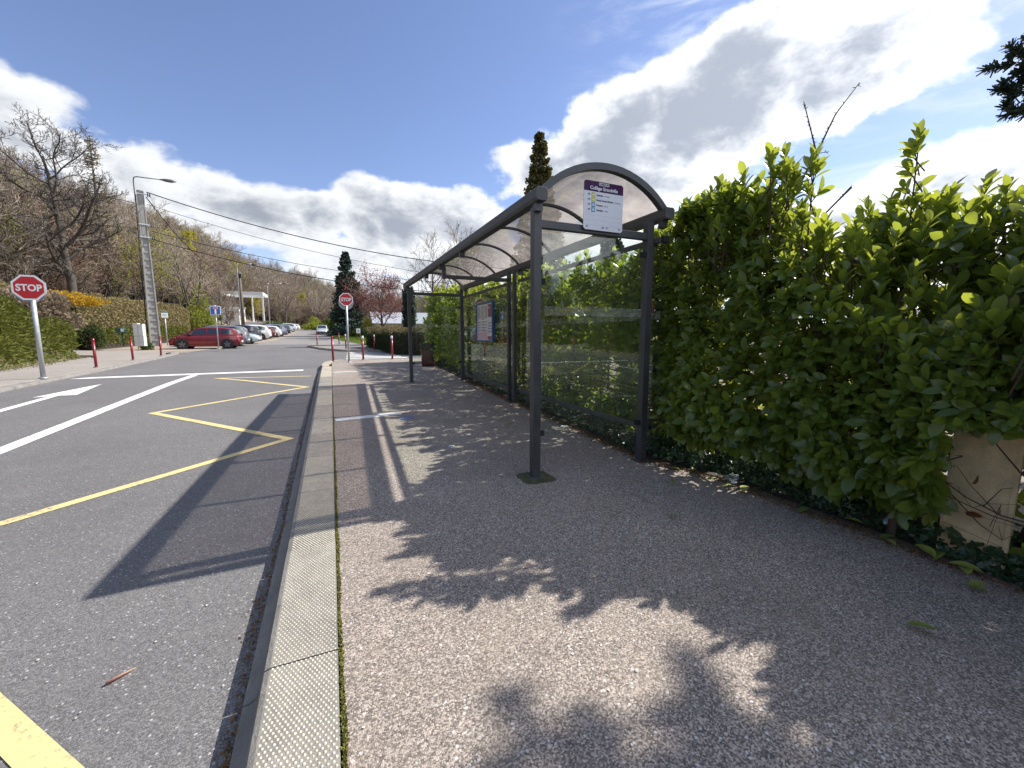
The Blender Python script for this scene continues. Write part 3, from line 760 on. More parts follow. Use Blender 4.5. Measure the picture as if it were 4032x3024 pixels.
def plate():
    T = thing('stop_plate', (2.455, 3.40, 2.50), 'white and purple bus stop plate reading Collège Grandville on the near shelter crossbar', 'sign')
    W, H_ = .452, .445; F_ = face_M(0)
    def P(x, y, z=.0): return F_ @ Matrix.Translation((x, y, z))
    c = .018; w = W / 2
    ol = [(-w + c, 0), (w - c, 0), (w, c), (w, H_ - c), (w - c, H_), (-w + c, H_), (-w, H_ - c), (-w, c)]
    MB().prism(ol, P(0, 0, 0), .006).build('panel', M['plate'], T)
    MB().prism([(-w + .0005, H_ * .79), (w - .0005, H_ * .79), (w - .0005, H_ - c), (w - c, H_ - .0005), (-w + c, H_ - .0005), (-w + .0005, H_ - c)], P(0, 0, .0012), .001).build('header', M['purple'], T)
    MB().prism([(-.055, .410), (.055, .410), (.058, .413), (.058, .432), (.055, .435), (-.055, .435), (-.058, .432), (-.058, .413)], P(0, 0, .0024), .001).build('town_tab', M['plate'], T)
    text_mesh('lettering', 'LIVERDUN', .023, P(0, .4145, .003), M['ink'], T, .0009, 'CENTER', .0003)
    text_mesh('lettering', 'Collège Grandville', .044, P(0, .368, .0022), M['plate'], T, .0013, 'CENTER', .0003, .96)
    rows = [('Liverdun', ' - Navette', 'lime'), ('Bouxières-aux-Dames', ' - Terminus', 'lime'), ('Frouard', ' - Gare', 'sky_sq'), ('Liverdun', ' - Gare', 'sky_sq')]
    for k, (a, b, sq) in enumerate(rows):
        y = .312 - k * .0455
        MB().prism([(-.142, y - .012), (-.100, y - .012), (-.100, y + .030), (-.142, y + .030)], P(0, 0, .0012), .001).build('route_square', M[sq], T)
        MB().prism([(-.130, y), (-.112, y), (-.108, y + .009), (-.112, y + .018), (-.130, y + .018)], P(0, 0, .0022), .0008).build('route_mark', M['plate'], T)
        MB().prism([(-.190, y + .009), (-.178, y + .013), (-.172, y + .020), (-.158, y + .018), (-.154, y + .008), (-.164, y), (-.176, y + .003)], P(0, 0, .0012), .0008).build('operator_mark', M['ink2'], T)
        text_mesh('lettering', a, .0215, P(-.085, y + .002, .0015), M['ink'], T, .0009, 'LEFT', .0003)
        wd = {'Liverdun': .080, 'Bouxières-aux-Dames': .1955, 'Frouard': .075}[a]
        text_mesh('lettering', b, .0195, P(-.085 + wd, y + .002, .0015), M['ink2'], T, 0, 'LEFT', .0003, .9 if len(b) > 9 else 1)
    for k in range(3):
        y = .135 - k * .045
        MB().prism([(-.20, y), (.20, y), (.20, y + .0016), (-.20, y + .0016)], P(0, 0, .0012), .0008).build('rule_line', M['plate_line'], T)
    MB().prism([(-.03, .018), (-.014, .023), (.004, .020), (.008, .034), (-.010, .040), (-.020, .030)], P(0, 0, .0012), .0008).build('operator_mark', M['ink2'], T)
    for k in range(2): MB().prism([(.026, .022 + k * .010), (.060, .022 + k * .010), (.060, .027 + k * .010), (.026, .027 + k * .010)], P(0, 0, .0012), .0008).build('rule_line', M['ink2'], T)
    for x in (-w + .038, w - .038): MB().cyl(P(x, .030, .0) @ Vector((0, 0, 0)), P(x, .030, .006) @ Vector((0, 0, 0)), .0075, n=8).build('screw', M['ink2'], T)
plate()

def graffiti():
    F_ = face_M(0)
    T = shelter; O = Vector(T.location)
    text_mesh('pen_scribble', '5°A', .045, Matrix.Translation(Vector((1.775, SYN - .0412, 1.585)) - O) @ F_, M['ink'], T, 0, 'LEFT', .0002, .7)
    text_mesh('pen_scribble', '&', .05, Matrix.Translation(Vector((3.06, SYN - .0412, 1.46)) - O) @ F_, M['ink'], T, 0, 'LEFT', .0002, .7)
graffiti()

def timetable():
    T = thing('timetable_board', (3.10, 8.58, 1.37), 'blue framed timetable board with map and route lists on the shelter rear glass', 'notice board')
    # local x along +y world reversed so the face looks at -x
    F_ = Matrix(((0, 0, -1, 0), (-1, 0, 0, 0), (0, 1, 0, 0), (0, 0, 0, 1)))
    def P(x, y, z=.0): return F_ @ Matrix.Translation((x, y, z))
    w, h = .52, .84
    MB().prism([(-w, 0), (w, 0), (w, h), (-w, h)], P(0, 0, 0), .035).build('case', M['sign_blue'], T)
    fr = [(-w - .012, w + .012, -.012, .03), (-w - .012, w + .012, h - .03, h + .012), (-w - .012, -w + .03, .031, h - .031), (w - .03, w + .012, .031, h - .031)]
    for a, b, c, d in fr: MB().prism([(a, c), (b, c), (b, d), (a, d)], P(0, 0, .018), .026).build('frame_bar', M['frame_blue'], T, bevel=.003)
    MB().prism([(-w + .03, .03), (w - .03, .03), (w - .03, h - .03), (-w + .03, h - .03)], P(0, 0, .003), .002).build('poster', M['poster'], T)
    def blk(a, b, c, d, m, z=.0045, nm='print_block'): MB().prism([(a, c), (b, c), (b, d), (a, d)], P(0, 0, z), .001).build(nm, M[m], T)
    blk(.24, .47, .52, .79, 'poster_purple'); blk(-.48, -.455, .45, .79, 'poster_purple'); blk(.21, .48, .04, .115, 'poster_purple')
    blk(-.20, .02, .47, .77, 'poster_map'); blk(-.44, -.24, .50, .76, 'poster_grey'); blk(.05, .20, .50, .76, 'poster_grey')
    blk(-.48, .19, .05, .20, 'poster_pink')
    for x0, x1 in ((-.47, -.20), (-.16, .16), (.21, .47)):
        for k in range(4):
            y = .42 - k * .062 - (0 if x0 < .2 else .03); blk(x0, x1, y, y + .012, 'ink', .0046, 'print_line')
            for q in range(2): blk(x0 + .02, x1 - .07 * (q + 1), y - .020 - q * .018, y - .012 - q * .018, 'poster_grey', .0046, 'print_line')
    text_mesh('lettering', 'Plan', .06, P(.27, .70, .006), M['plate'], T, .001, 'LEFT', .0004)
M['frame_blue'] = paint('blue_frame', (.022, .085, .17), .4, var=.06)
M['poster'] = paint('poster_paper', (.62, .60, .58), .3, var=.03)
M['poster_purple'] = paint('poster_purple', (.21, .04, .07), .4, var=.05)
M['poster_grey'] = paint('poster_grey', (.36, .35, .40), .4, var=.1, scale=30)
M['poster_pink'] = paint('poster_pink', (.60, .38, .42), .4, var=.1, scale=12)
M['poster_map'] = paint('poster_map', (.48, .50, .36), .4, var=.3, scale=14)
timetable()

# ------------------------------------------------------------------ street furniture
def litter_bin():
    x, y = 2.98, 13.9; T = thing('litter_bin', (x, y, g(y)), 'round dark red litter bin with black lid against the hedge', 'bin')
    MB().tube([(0, 0, 0), (0, 0, .02), (0, 0, .62), (0, 0, .64)], [.21, .225, .235, .23], 24).build('body', M['bin_red'], T)
    MB().tube([(0, 0, .54), (0, 0, .57), (0, 0, .74), (0, 0, .77), (0, 0, .775)], [.27, .285, .29, .28, .17], 24, cap=False).build('lid', M['black'], T)
    MB().tube([(0, 0, .66), (0, 0, .78)], [.19, .15], 24).build('lid_funnel', M['black'], T)
    for z in (.10, .40): MB().tube([(0, 0, z), (0, 0, z + .02)], [.240, .240], 24, cap=False).build('band', M['bin_red'], T)
    MB().prism(circle(.045, 14), Matrix.Translation((-.235, -.05, .34)) @ Matrix(((0, 0, -1, 0), (-1, 0, 0, 0), (0, 1, 0, 0), (0, 0, 0, 1))), .01).build('sticker', M['white_paint'], T)
M['bin_red'] = paint('bin_red', (.085, .010, .016), .55, var=.2, scale=9)
litter_bin()

def bollard_master():
    T = thing('bollard', (0, 0, 0), 'x', 'bollard', 'slim dark red bollards along the kerbs')
    MB().cyl((0, 0, 0), (0, 0, .86), .040, n=14).build('post', M['red_paint'], T)
    MB().tube([(0, 0, .86), (0, 0, .875), (0, 0, .955), (0, 0, .975)], [.034, .043, .043, .03], 14).build('cap', M['red_paint'], T)
    MB().cyl((0, 0, 0), (0, 0, .022), .075, .062, n=14).build('base_ring', M['foot_pink'], T)
    return T
M['foot_pink'] = paint('bollard_foot', (.34, .22, .21), .8, var=.15, scale=20)
bm0 = bollard_master()
spots = [(-7.30, 18.2, -.07, 'red bollard nearest the STOP sign on the left pavement', 0),
         (-7.74, 22.3, -.07, 'middle red bollard of the three on the left pavement', 0),
         (-7.85, 25.8, -.07, 'red bollard just in front of the concrete pole', 0),
         (.02, 17.45, 0, 'red bollard on the rounded kerb corner left of the farther STOP sign', 0),
         (-1.08, 36.6, -.03, 'red bollard at the tip of the far kerb beyond the crossing', 0),
         (.56, 37.6, -.03, 'thin red bollard far off beside the lawn edge', 0),
         (.86, 29.8, -.03, 'white-topped red bollard half hidden behind the farther STOP pole', 1),
         (1.14, 17.65, 0, 'white-topped red bollard in front of the zebra crossing', 1),
         (2.42, 26.9, -.03, 'white-topped red bollard at the far side of the zebra crossing', 1),
         (2.30, 17.75, 0, 'white-topped red bollard in front of the clipped hedge beside a white post', 1)]
for k, (x, y, dz, lab, wt) in enumerate(spots):
    o = bm0 if k == 0 else copy_tree(bm0)
    o.location = (x, y, g(y) + dz); o['label'] = lab
    o.rotation_euler = (rad(random.Random(k).uniform(-.8, .8)), rad(random.Random(k + 50).uniform(-.8, .8)), k * .7)
    if wt:
        for c in o.children:
            if c.name.startswith('cap'):
                c.data = c.data.copy(); c.data.materials[0] = M['white_paint']; c['label'] = 'white cap'
def white_post():
    T = thing('marker_post', (3.30, 25.2, g(25.2) - .03), 'plain white marker post before the clipped hedge', 'post')
    MB().cyl((0, 0, 0), (0, 0, 1.0), .055, n=14).build('shaft', M['white_paint'], T)
    MB().tube([(0, 0, 1.0), (0, 0, 1.02), (0, 0, 1.04)], [.055, .045, .01], 14).build('tip', M['white_paint'], T)
white_post()

def conc_pole():
    x, y = -10.87, 35.0; z0 = .82; T = thing('utility_pole', (x, y, z0), 'tall ladder-like concrete utility pole carrying a street lamp and wires', 'utility pole')
    T.rotation_euler = (0, 0, rad(20)); Ht = 10.0
    def hw(z): t = z / Ht; return .30 - .13 * t, .20 - .06 * t
    # two flanges and webs with recesses between
    for s in (-1, 1):
        mb = MB(); a0, b0 = hw(0); a1, b1 = hw(Ht); t = .085
        vs = [(s * a0, -b0, 0), (s * a0, b0, 0), (s * (a0 - t), b0, 0), (s * (a0 - t), -b0, 0), (s * a1, -b1, Ht), (s * a1, b1, Ht), (s * (a1 - t * .8), b1, Ht), (s * (a1 - t * .8), -b1, Ht)]
        if s < 0: vs = [vs[i] for i in (3, 2, 1, 0, 7, 6, 5, 4)]
        mb.add(vs, [(0, 3, 2, 1), (4, 5, 6, 7), (0, 1, 5, 4), (1, 2, 6, 5), (2, 3, 7, 6), (3, 0, 4, 7)]); mb.build('flange', M['pole_concrete'], T, bevel=.01)
    mb = MB(); a0, b0 = hw(0); a1, b1 = hw(Ht); mb.add([(-a0 + .08, -.13, 0), (a0 - .08, -.13, 0), (a0 - .08, .13, 0), (-a0 + .08, .13, 0), (-a1 + .06, -.08, Ht), (a1 - .06, -.08, Ht), (a1 - .06, .08, Ht), (-a1 + .06, .08, Ht)],
           [(0, 3, 2, 1), (4, 5, 6, 7), (0, 1, 5, 4), (1, 2, 6, 5), (2, 3, 7, 6), (3, 0, 4, 7)]); mb.build('web', M['pole_concrete'], T)
    for k in range(17):
        z = .35 + k * .44
        if z > 6.7: break
        a, b = hw(z); m2 = MB(); m2.box(-a + .082, a - .082, -b * .85, b * .85, z, z + .14); m2.build('rung', M['pole_concrete'], T)
    a, b = hw(8.9); m2 = MB(); m2.box(-a + .085, a - .085, -b * .95, b * .95, 7.0, Ht); m2.build('solid_top', M['pole_concrete'], T)
    m2 = MB(); m2.tube([(-.36, -.1, .9), (-.34, -.12, 5.), (-.23, -.12, Ht - .3)], .03, 8); m2.build('cable_duct', M['black'], T)
    for z in (7.05, 7.85, 9.75):
        a, b = hw(z); m2 = MB(); m2.box(-a - .03, a + .32, -b - .03, -b - .002, z, z + .07); m2.build('crossarm', M['galv'], T)
        for dx in (.20, .30): MB().cyl((a + dx - .02, -b - .05, z - .1), (a + dx - .02, -b - .05, z + .16), .03, .02, 8).build('insulator', M['black'], T)
    # lamp arm
    m2 = MB(); m2.tube([(-.25, -.1, Ht - 1.2), (-.27, -.1, Ht + .2), (-.27, -.1, Ht + .55), (-.23, -.12, Ht + .74), (-.10, -.15, Ht + .80), (1.1, -.45, Ht + .83)], .033, 10); m2.build('lamp_arm', M['galv_dk'], T)
    L_ = MB(); L_.tube([(1.0, -.42, Ht + .82), (1.1, -.45, Ht + .83), (1.3, -.50, Ht + .83), (1.6, -.57, Ht + .83), (1.85, -.63, Ht + .835)], [.035, .05, .10, .11, .03], 12); o = L_.build('lamp_head', M['galv_dk'], T)
    o.scale = (1, 1, 1)
    return T
M['galv_dk'] = paint('lamp_grey', (.13, .13, .12), .5, .2, var=.1)
conc_pole()
WIRE1, WIRE2, WIRE3, WIRE4 = ((14.06, 28.09, 6.36), (12.58, 28.09, 5.32), (11.51, 28.09, 5.06), (7.44, 28.09, 4.42))

def catenary(name, a, b, sag, r, label, grp='overhead wires from the concrete pole', mat=None):
    a = Vector(a); b = Vector(b); n = 22; pts = []
    for k in range(n + 1):
        t = k / n; p = a.lerp(b, t); p.z -= sag * 4 * t * (1 - t); pts.append(p)
    mb = MB(); mb.tube(pts, r, 5); o = mb.build(name, mat or M['black']); tag(o, label, 'wire', grp)
catenary('overhead_wire', (-10.5, 34.9, 10.75), WIRE1, 1.0, .030, 'thick twisted wire, topmost, running right to the shelter roof')
catenary('overhead_wire', (-10.55, 34.9, 10.0), WIRE2, .8, .014, 'thin second wire from the top running right')
catenary('overhead_wire', (-10.55, 34.9, 8.35), WIRE3, .7, .016, 'third wire from the top running right past the conifer')
catenary('overhead_wire', (-10.55, 34.9, 7.85), WIRE4, .6, .024, 'lowest wire running right past the conifer')
catenary('overhead_wire', (-10.55, 34.9, 10.45), (-9.9, 60.0, 9.0), 1.6, .030, 'wire dropping from the concrete pole to the wooden pole')
catenary('overhead_wire', (-11.1, 34.9, 10.0), (-40, 24, 16), 1.0, .020, 'upper wire running left from the concrete pole in front of the big bare tree')
catenary('overhead_wire', (-11.1, 34.9, 8.4), (-40, 26, 12), 1.2, .018, 'lower wire running left from the concrete pole through the tree')

def wood_pole():
    T = thing('wooden_pole', (-9.85, 60, 1.4), 'weathered wooden utility pole behind the parked cars', 'utility pole')
    MB().cyl((0, 0, 0), (-.03, 0, 7.9), .19, .13, 12).build('shaft', M['pole_wood'], T)
    b = MB(); b.box(-.14, .14, -.14, -.10, 7.1, 7.6); b.build('bracket', M['black'], T)
M['pole_wood'] = paint('grey_wood', (.14, .115, .09), .9, var=.25, scale=4)
wood_pole()
def lamp_post(x, y, z0, h, label, arm=1.2):
    T = thing('street_lamp', (x, y, z0), label, 'street lamp', 'thin grey street lamps behind the parked cars')
    MB().tube([(0, 0, 0), (0, 0, h - .3), (.05, 0, h - .05), (.2, 0, h)], [.09, .06, .055, .05], 10).build('pole', M['galv'], T)
    MB().tube([(.2, 0, h), (arm * 1.6, -.1, h + .06)], .04, 8).build('arm', M['galv'], T)
    MB().tube([(arm * 1.55, -.1, h + .04), (arm * 1.8, -.1, h + .05), (arm * 2.3, -.1, h + .05)], [.05, .12, .05], 8).build('lamp_head', M['galv_dk'], T)
lamp_post(-8.2, 70, 1.7, 7.4, 'grey street lamp in front of the white framed building')
lamp_post(-12.2, 72.6, 2.0, 10.0, 'taller grey street lamp rising behind the wooden pole')

def cabinets():
    x, y = -11.05, 33.2; z = .88
    T = thing('utility_cabinet', (x, y, z), 'white double electric cabinet left of the concrete pole', 'electric cabinet')
    for k, dx in enumerate((-.135, .135)):
        b = MB(); b.box(dx - .13, dx + .13, -.14, .14, 0, .62); b.build('plinth', M['cab'], T, bevel=.008)
        b = MB(); b.box(dx - .13, dx + .13, -.15, .13, .63, 1.42 - .05 * k); b.build('box', M['cab'], T, bevel=.012)
        b = MB(); b.box(dx - .11, dx + .11, -.158, -.151, .68, 1.34 - .05 * k); b.build('door', M['cab2'], T, bevel=.004)
    T.rotation_euler = (0, 0, rad(-12))
    T = thing('letter_box', (-11.95, 33.3, z - .02), 'dark green letter box on a post beside the white cabinet', 'mailbox')
    MB().cyl((0, 0, 0), (0, 0, .85), .035, n=8).build('post', M['green_metal'], T)
    b = MB(); b.box(-.28, .18, -.15, .15, .84, 1.16); b.build('box', M['green_metal'], T, bevel=.03)
    b = MB(); b.box(.0, .16, -.158, -.151, .92, 1.11); b.build('flap', M['cab2'], T)
M['cab'] = paint('cabinet_white', (.58, .58, .56), .6, var=.1); M['cab2'] = paint('cabinet_door', (.64, .64, .62), .6, var=.08)
M['green_metal'] = paint('green_metal', (.02, .07, .045), .5, var=.12)
cabinets()

def small_signs():
    T = thing('name_sign', (-10.0, 34.2, .86), 'small white sign with a green band on a thin post', 'sign')
    MB().cyl((0, 0, 0), (0, 0, 2.25), .032, n=8).build('post', M['galv'], T)
    F_ = face_M(rad(15)); off = Matrix.Translation((0, 0, 1.9)) @ F_
    MB().prism([(-.17, -.05), (.17, -.05), (.17, .38), (-.17, .38)], off @ Matrix.Translation((0, 0, .045)), .012).build('panel', M['white_paint'], T)
    MB().prism([(-.17, .26), (.17, .26), (.17, .37), (-.17, .37)], off @ Matrix.Translation((0, 0, .048)), .002).build('green_band', M['green_band'], T)
    for k in range(3): MB().prism([(-.12, .16 - k * .06), (.11, .16 - k * .06), (.11, .18 - k * .06), (-.12, .18 - k * .06)], off @ Matrix.Translation((0, 0, .048)), .002).build('print_line', M['green_band'], T)
    T = thing('dead_end_sign', (-6.65, 31.6, g(31.6) - .0), 'blue and white dead end sign on a grey pole in front of the red hatchback', 'sign')
    MB().cyl((0, 0, 0), (0, 0, 2.75), .035, n=10).build('pole', M['galv'], T)
    MB().cyl((0, 0, 0), (0, 0, .03), .16, .12, 12).build('footing', M['concrete'], T)
    F_ = face_M(rad(10)); off = Matrix.Translation((0, 0, 2.42)) @ F_
    tr = lambda z: off @ Matrix.Translation((0, 0, z)); q = .27
    MB().prism([(-q, -q), (q, -q), (q, q), (-q, q)], tr(.06), .02).build('panel', M['white_paint'], T, bevel=.01)
    q = .245; MB().prism([(-q, -q), (q, -q), (q, q), (-q, q)], tr(.063), .002).build('blue_face', M['sign_blue'], T)
    MB().prism([(-.045, -.22), (.045, -.22), (.045, .12), (-.045, .12)], tr(.066), .002).build('white_stem', M['white_paint'], T)
    MB().prism([(-.12, .085), (.12, .085), (.12, .19), (-.12, .19)], tr(.069), .002).build('white_edge', M['white_paint'], T)
    MB().prism([(-.10, .10), (.10, .10), (.10, .175), (-.10, .175)], tr(.072), .002).build('red_bar', M['sign_red'], T)
    MB().prism(circle(.28), off @ Matrix.Translation((.10, 0, -.04)), .02).build('rear_disc', M['sign_grey'], T)
M['green_band'] = paint('green_band', (.03, .20, .12), .5)
small_signs()
# ------------------------------------------------------------------ cars
def car_paint(name, col, metal=.35):
    m, N, b = principled(name, col, .32, metal, .5); b.inputs['Coat Weight'].default_value = .8; b.inputs['Coat Roughness'].default_value = .08
    tc = N.new('ShaderNodeTexCoord').outputs['Object']
    N.lk(N.mix(N.mr(N.noise(tc, 3, 5), .35, .7), tuple(c * .86 for c in col), col), b.inputs['Base Color'])
    return m
M['tail'] = paint('tail_lamp', (.42, .012, .015), .2, coat=.6)
M['head'] = paint('head_lamp', (.55, .57, .60), .15, .3, coat=.6)
M['carglass'] = paint('car_glass', (.018, .024, .028), .06, 0, var=.1, spec=.9, coat=.8)
M['rim'] = paint('alloy_rim', (.42, .42, .43), .35, .7, var=.05)
M['rim_dk'] = paint('dark_rim', (.05, .05, .055), .35, .6, var=.05)
M['trim'] = paint('car_trim', (.02, .02, .021), .6, var=.1)
M['plate_c'] = paint('number_plate', (.65, .64, .60), .5, var=.05)

STY = {
 'hatch': dict(L=4.08, W=1.73, H=1.50, wb=2.58, wr=.315, belt=.95, roof=[(-1.98, .98), (-1.80, 1.24), (-1.55, 1.39), (-1.0, 1.47), (-.2, 1.50), (.35, 1.46), (.85, 1.22), (1.25, 1.00)],
                top=[(-2.04, .55), (-2.0, .80), (-1.92, .96), (-1.2, .97), (.6, .95), (1.25, .97), (1.7, .88), (1.93, .76), (2.03, .60)]),
 'suv': dict(L=4.3, W=1.80, H=1.64, wb=2.62, wr=.34, belt=1.06, roof=[(-2.10, 1.06), (-1.98, 1.34), (-1.75, 1.52), (-1.1, 1.62), (-.2, 1.64), (.4, 1.60), (.9, 1.36), (1.25, 1.10)],
                top=[(-2.15, .60), (-2.12, .90), (-2.05, 1.06), (-1.2, 1.07), (.6, 1.04), (1.25, 1.07), (1.75, .99), (2.03, .86), (2.14, .62)]),
 'saloon': dict(L=4.6, W=1.80, H=1.41, wb=2.75, wr=.33, belt=.93, roof=[(-2.05, .98), (-1.7, 1.14), (-1.2, 1.30), (-.6, 1.39), (0, 1.41), (.35, 1.38), (.85, 1.16), (1.25, .96)],
                top=[(-2.28, .55), (-2.25, .82), (-2.1, .95), (-1.2, .95), (.6, .93), (1.25, .93), (1.8, .84), (2.15, .70), (2.28, .52)])}
def make_car(style, mat, rim='rim'):
    S = STY[style]; L, W, H = S['L'], S['W'], S['H']; hw = W / 2; T = D.objects.new(style, None); C.objects.link(T)
    T.name = {'hatch': 'hatchback_car', 'suv': 'suv_car', 'saloon': 'saloon_car'}[style]
    tx, tz = zip(*S['top']); rx, rz_ = zip(*S['roof'])
    xs = np.unique(np.concatenate([np.linspace(-L / 2, L / 2, 25), tx])); wbx = S['wb'] / 2; wr = S['wr']; xc_off = .06
    def halfw(x): u = abs(x) / (L / 2); return hw * (1 - .13 * max(0, u - .62) ** 1.3 / .38 ** 1.3)
    rings = []
    for x in xs:
        zt = np.interp(x, tx, tz); w = halfw(x); zb = .20 + .12 * max(0, abs(x) / (L / 2) - .86) / .14; zt = max(zt, zb + .1)
        pr = [(0, zb), (w * .86, zb), (w * .965, zb + .07), (w, zb + (zt - zb) * .42), (w * .985, zb + (zt - zb) * .70), (w * .955, zt - .055), (w * .90, zt - .012), (w * .78, zt + .008), (0, zt + .022)]
        rings.append([(x, -y, z) for y, z in pr] + [(x, y, z) for y, z in reversed(pr[1:-1])])
    n = len(rings[0]); mb = MB(); vs = [p for r in rings for p in r]
    fs = [(i * n + k, i * n + (k + 1) % n, (i + 1) * n + (k + 1) % n, (i + 1) * n + k) for i in range(len(rings) - 1) for k in range(n)]
    fs += [tuple(reversed(range(n))), tuple((len(rings) - 1) * n + k for k in range(n))]
    mb.add(vs, fs, 0, True); mb.build('body', mat, T)
    # cabin
    gx = np.linspace(rx[0], rx[-1], 15)
    def cab(x, t):
        """half width at relative height t (0 belt, 1 roof)"""
        zr = np.interp(x, rx, rz_); zb = np.interp(x, tx, tz) - .02
        full = (H - S['belt']); z = zb + (zr - zb) * t
        return halfw(x) * (.935 - .20 * min(1, max(0, (z - S['belt'])) / full)), z
    mb = MB(); vs = []; n2 = 9
    for x in gx:
        row = []
        for t in (0, .5, .88, 1.0):
            w, z = cab(x, t); row.append((x, -w * (1 if t < 1 else .86), z))
        w, z = cab(x, 1); row.append((x, 0, z + .02))
        row += [(x, -p[1], p[2]) for p in reversed(row[:-1])]
        vs += row
    fs = [(i * n2 + k, i * n2 + k + 1, (i + 1) * n2 + k + 1, (i + 1) * n2 + k) for i in range(len(gx) - 1) for k in range(n2 - 1)]
    mb.add(vs, [tuple(reversed(f)) for f in fs], 0, True); mb.build('cabin', mat, T)
    # side windows
    xr0, xr1 = rx[0] + .42, rx[-1] - .22; mid = -.18
    for s in (-1, 1):
        for a, b in ((xr0, -1.02 if style == 'suv' else -.95), (-.98 if style == 'suv' else -.91, mid), (mid + .07, xr1)):
            m2 = MB(); k = 6; vs = []
            for i in range(k + 1):
                x = a + (b - a) * i / k
                for t in (.12, .5, .84):
                    w, z = cab(x, t); zr = np.interp(x, rx, rz_); zmax = zr - .075; z = min(z, zmax); z = max(z, np.interp(x, tx, tz) + .035)
                    vs.append((x, s * (w + .006), z))
            m2.add(vs, [(i * 3 + j, i * 3 + j + 1, (i + 1) * 3 + j + 1, (i + 1) * 3 + j) for i in range(k) for j in range(2)], 0, True)
            m2.build('side_window', M['carglass'], T)
    # windscreen and rear window
    for name, xa, xb in (('windscreen', rx[-1] - .05, rx[-3] + .06), ('rear_window', rx[0] + .04, rx[2] - .04 if style != 'saloon' else rx[2])):
        m2 = MB(); vs = []; k = 5
        for i in range(k + 1):
            x = xa + (xb - xa) * i / k; w, z = cab(x, 1); w0 = w * .82; nx = .02 if name == 'windscreen' else -.02
            for q in (-1, -.5, 0, .5, 1): vs.append((x + nx, q * w0, z + .018 + .008 * (1 - q * q)))
        m2.add(vs, [(i * 5 + j, i * 5 + j + 1, (i + 1) * 5 + j + 1, (i + 1) * 5 + j) for i in range(k) for j in range(4)], 0, True); m2.build(name, M['carglass'], T)
    # wheels and arches
    for sx in (-1, 1):
        for s in (-1, 1):
            x = sx * wbx - xc_off * 0; y = s * (hw - .09)
            a = MB(); k = 18; rr = wr + .07; vs = []
            for i in range(k + 1):
                an = PI * i / k; 
                for r_, o_ in ((rr, .004), (0, .004)): pass
            a.disc((x, s * (hw + .001), wr + .02), (0, s, 0), rr, 22); ar = a.build('wheel_arch', M['trim'], T)
            w_ = MB(); w_.tube([(x, y - s * .10, wr), (x, y - s * .09, wr), (x, y + s * .085, wr), (x, y + s * .105, wr)], [wr - .03, wr, wr, wr - .04], 22); wl = w_.build('tyre', M['rubber'], T)
            r_ = MB(); r_.tube([(x, y + s * .095, wr), (x, y + s * .109, wr)], [wr * .66, wr * .64], 20); r_.build('rim_dish', M['rim_dk'], wl)
            for q in range(5):
                an = q * 2 * PI / 5 + .3; d = Vector((math.cos(an), 0, math.sin(an))); p = Vector((-d.z, 0, d.x)); b = MB(); c0 = Vector((x, y + s * .112, wr))
                v = [c0 + d * .02 - p * .028, c0 + d * wr * .64 - p * .045, c0 + d * wr * .64 + p * .045, c0 + d * .02 + p * .028]; yo = Vector((0, s * .008, 0))
                b.add([t + yo for t in v] + v, [(0, 1, 2, 3), (3, 2, 1, 0), (0, 4, 5, 1), (1, 5, 6, 2), (2, 6, 7, 3)]); b.build('rim_spoke', M[rim], wl)
    zt = lambda x: np.interp(x, tx, tz)
    # lamps, plates, bumpers, handles, mirrors
    for s in (-1, 1):
        xr = -L / 2; b = MB()
        zc = S['belt'] - .10; wq = halfw(xr + .1)
        b.add([(xr + .035, s * wq * .56, zc - .07), (xr + .06, s * wq * .90, zc - .08), (xr + .30, s * (halfw(xr + .3) + .004) * .975, zc + .0), (xr + .30, s * (halfw(xr + .3) + .004) * .96, zc + .07), (xr + .10, s * wq * .88, zc + .075), (xr + .06, s * wq * .56, zc + .07),
               (xr + .2, s * wq * .6, zc)], [(0, 1, 4, 5), (1, 2, 3, 4), (5, 4, 1, 0), (4, 3, 2, 1), (0, 5, 6), (3, 2, 6)]); b.build('tail_lamp', M['tail'], T)
        xf = L / 2; zf = zt(xf - .25) - .10; b = MB(); wq = halfw(xf - .1)
        b.add([(xf - .02, s * wq * .55, zf - .07), (xf - .10, s * wq * .93, zf - .04), (xf - .42, s * (halfw(xf - .42) + .008), zf + .05), (xf - .42, s * halfw(xf - .42) * .95, zf + .11), (xf - .16, s * wq * .86, zf + .065), (xf - .07, s * wq * .55, zf + .03)],
              [(0, 1, 4, 5), (1, 2, 3, 4), (5, 4, 1, 0), (4, 3, 2, 1)]); b.build('headlight', M['head'], T)
        b = MB(); b.box(.78, .95, s * (hw * .93), s * (hw * .93 + .17), S['belt'] + .0, S['belt'] + .13) if s > 0 else b.box(.78, .95, s * (hw * .93 + .17), s * (hw * .93), S['belt'], S['belt'] + .13)
        b.build('mirror', mat if rim == 'rim_dk' else M['trim'], T, bevel=.03)
        for xh in (-.62, .30):
            b = MB(); y = s * (halfw(xh) * .992); b.box(xh - .08, xh + .08, min(y, y + s * .018), max(y, y + s * .018), S['belt'] - .16, S['belt'] - .135); b.build('door_handle', mat, T)
        for xh in (-1.0 + (.04 if style != 'hatch' else 0), -.14, .98):
            b = MB(); y = s * hw * 1.0; b.box(xh - .006, xh + .006, min(y, y + s * .003), max(y, y + s * .003), .32, S['belt'] - .09); b.build('door_seam', M['trim'], T)
        b = MB(); y = s * hw; b.box(-wbx + wr + .1, wbx - wr - .1, min(y * .93, y * 1.004), max(y * .93, y * 1.004), .19, .30); b.build('sill', M['trim'] if style == 'suv' else mat, T)
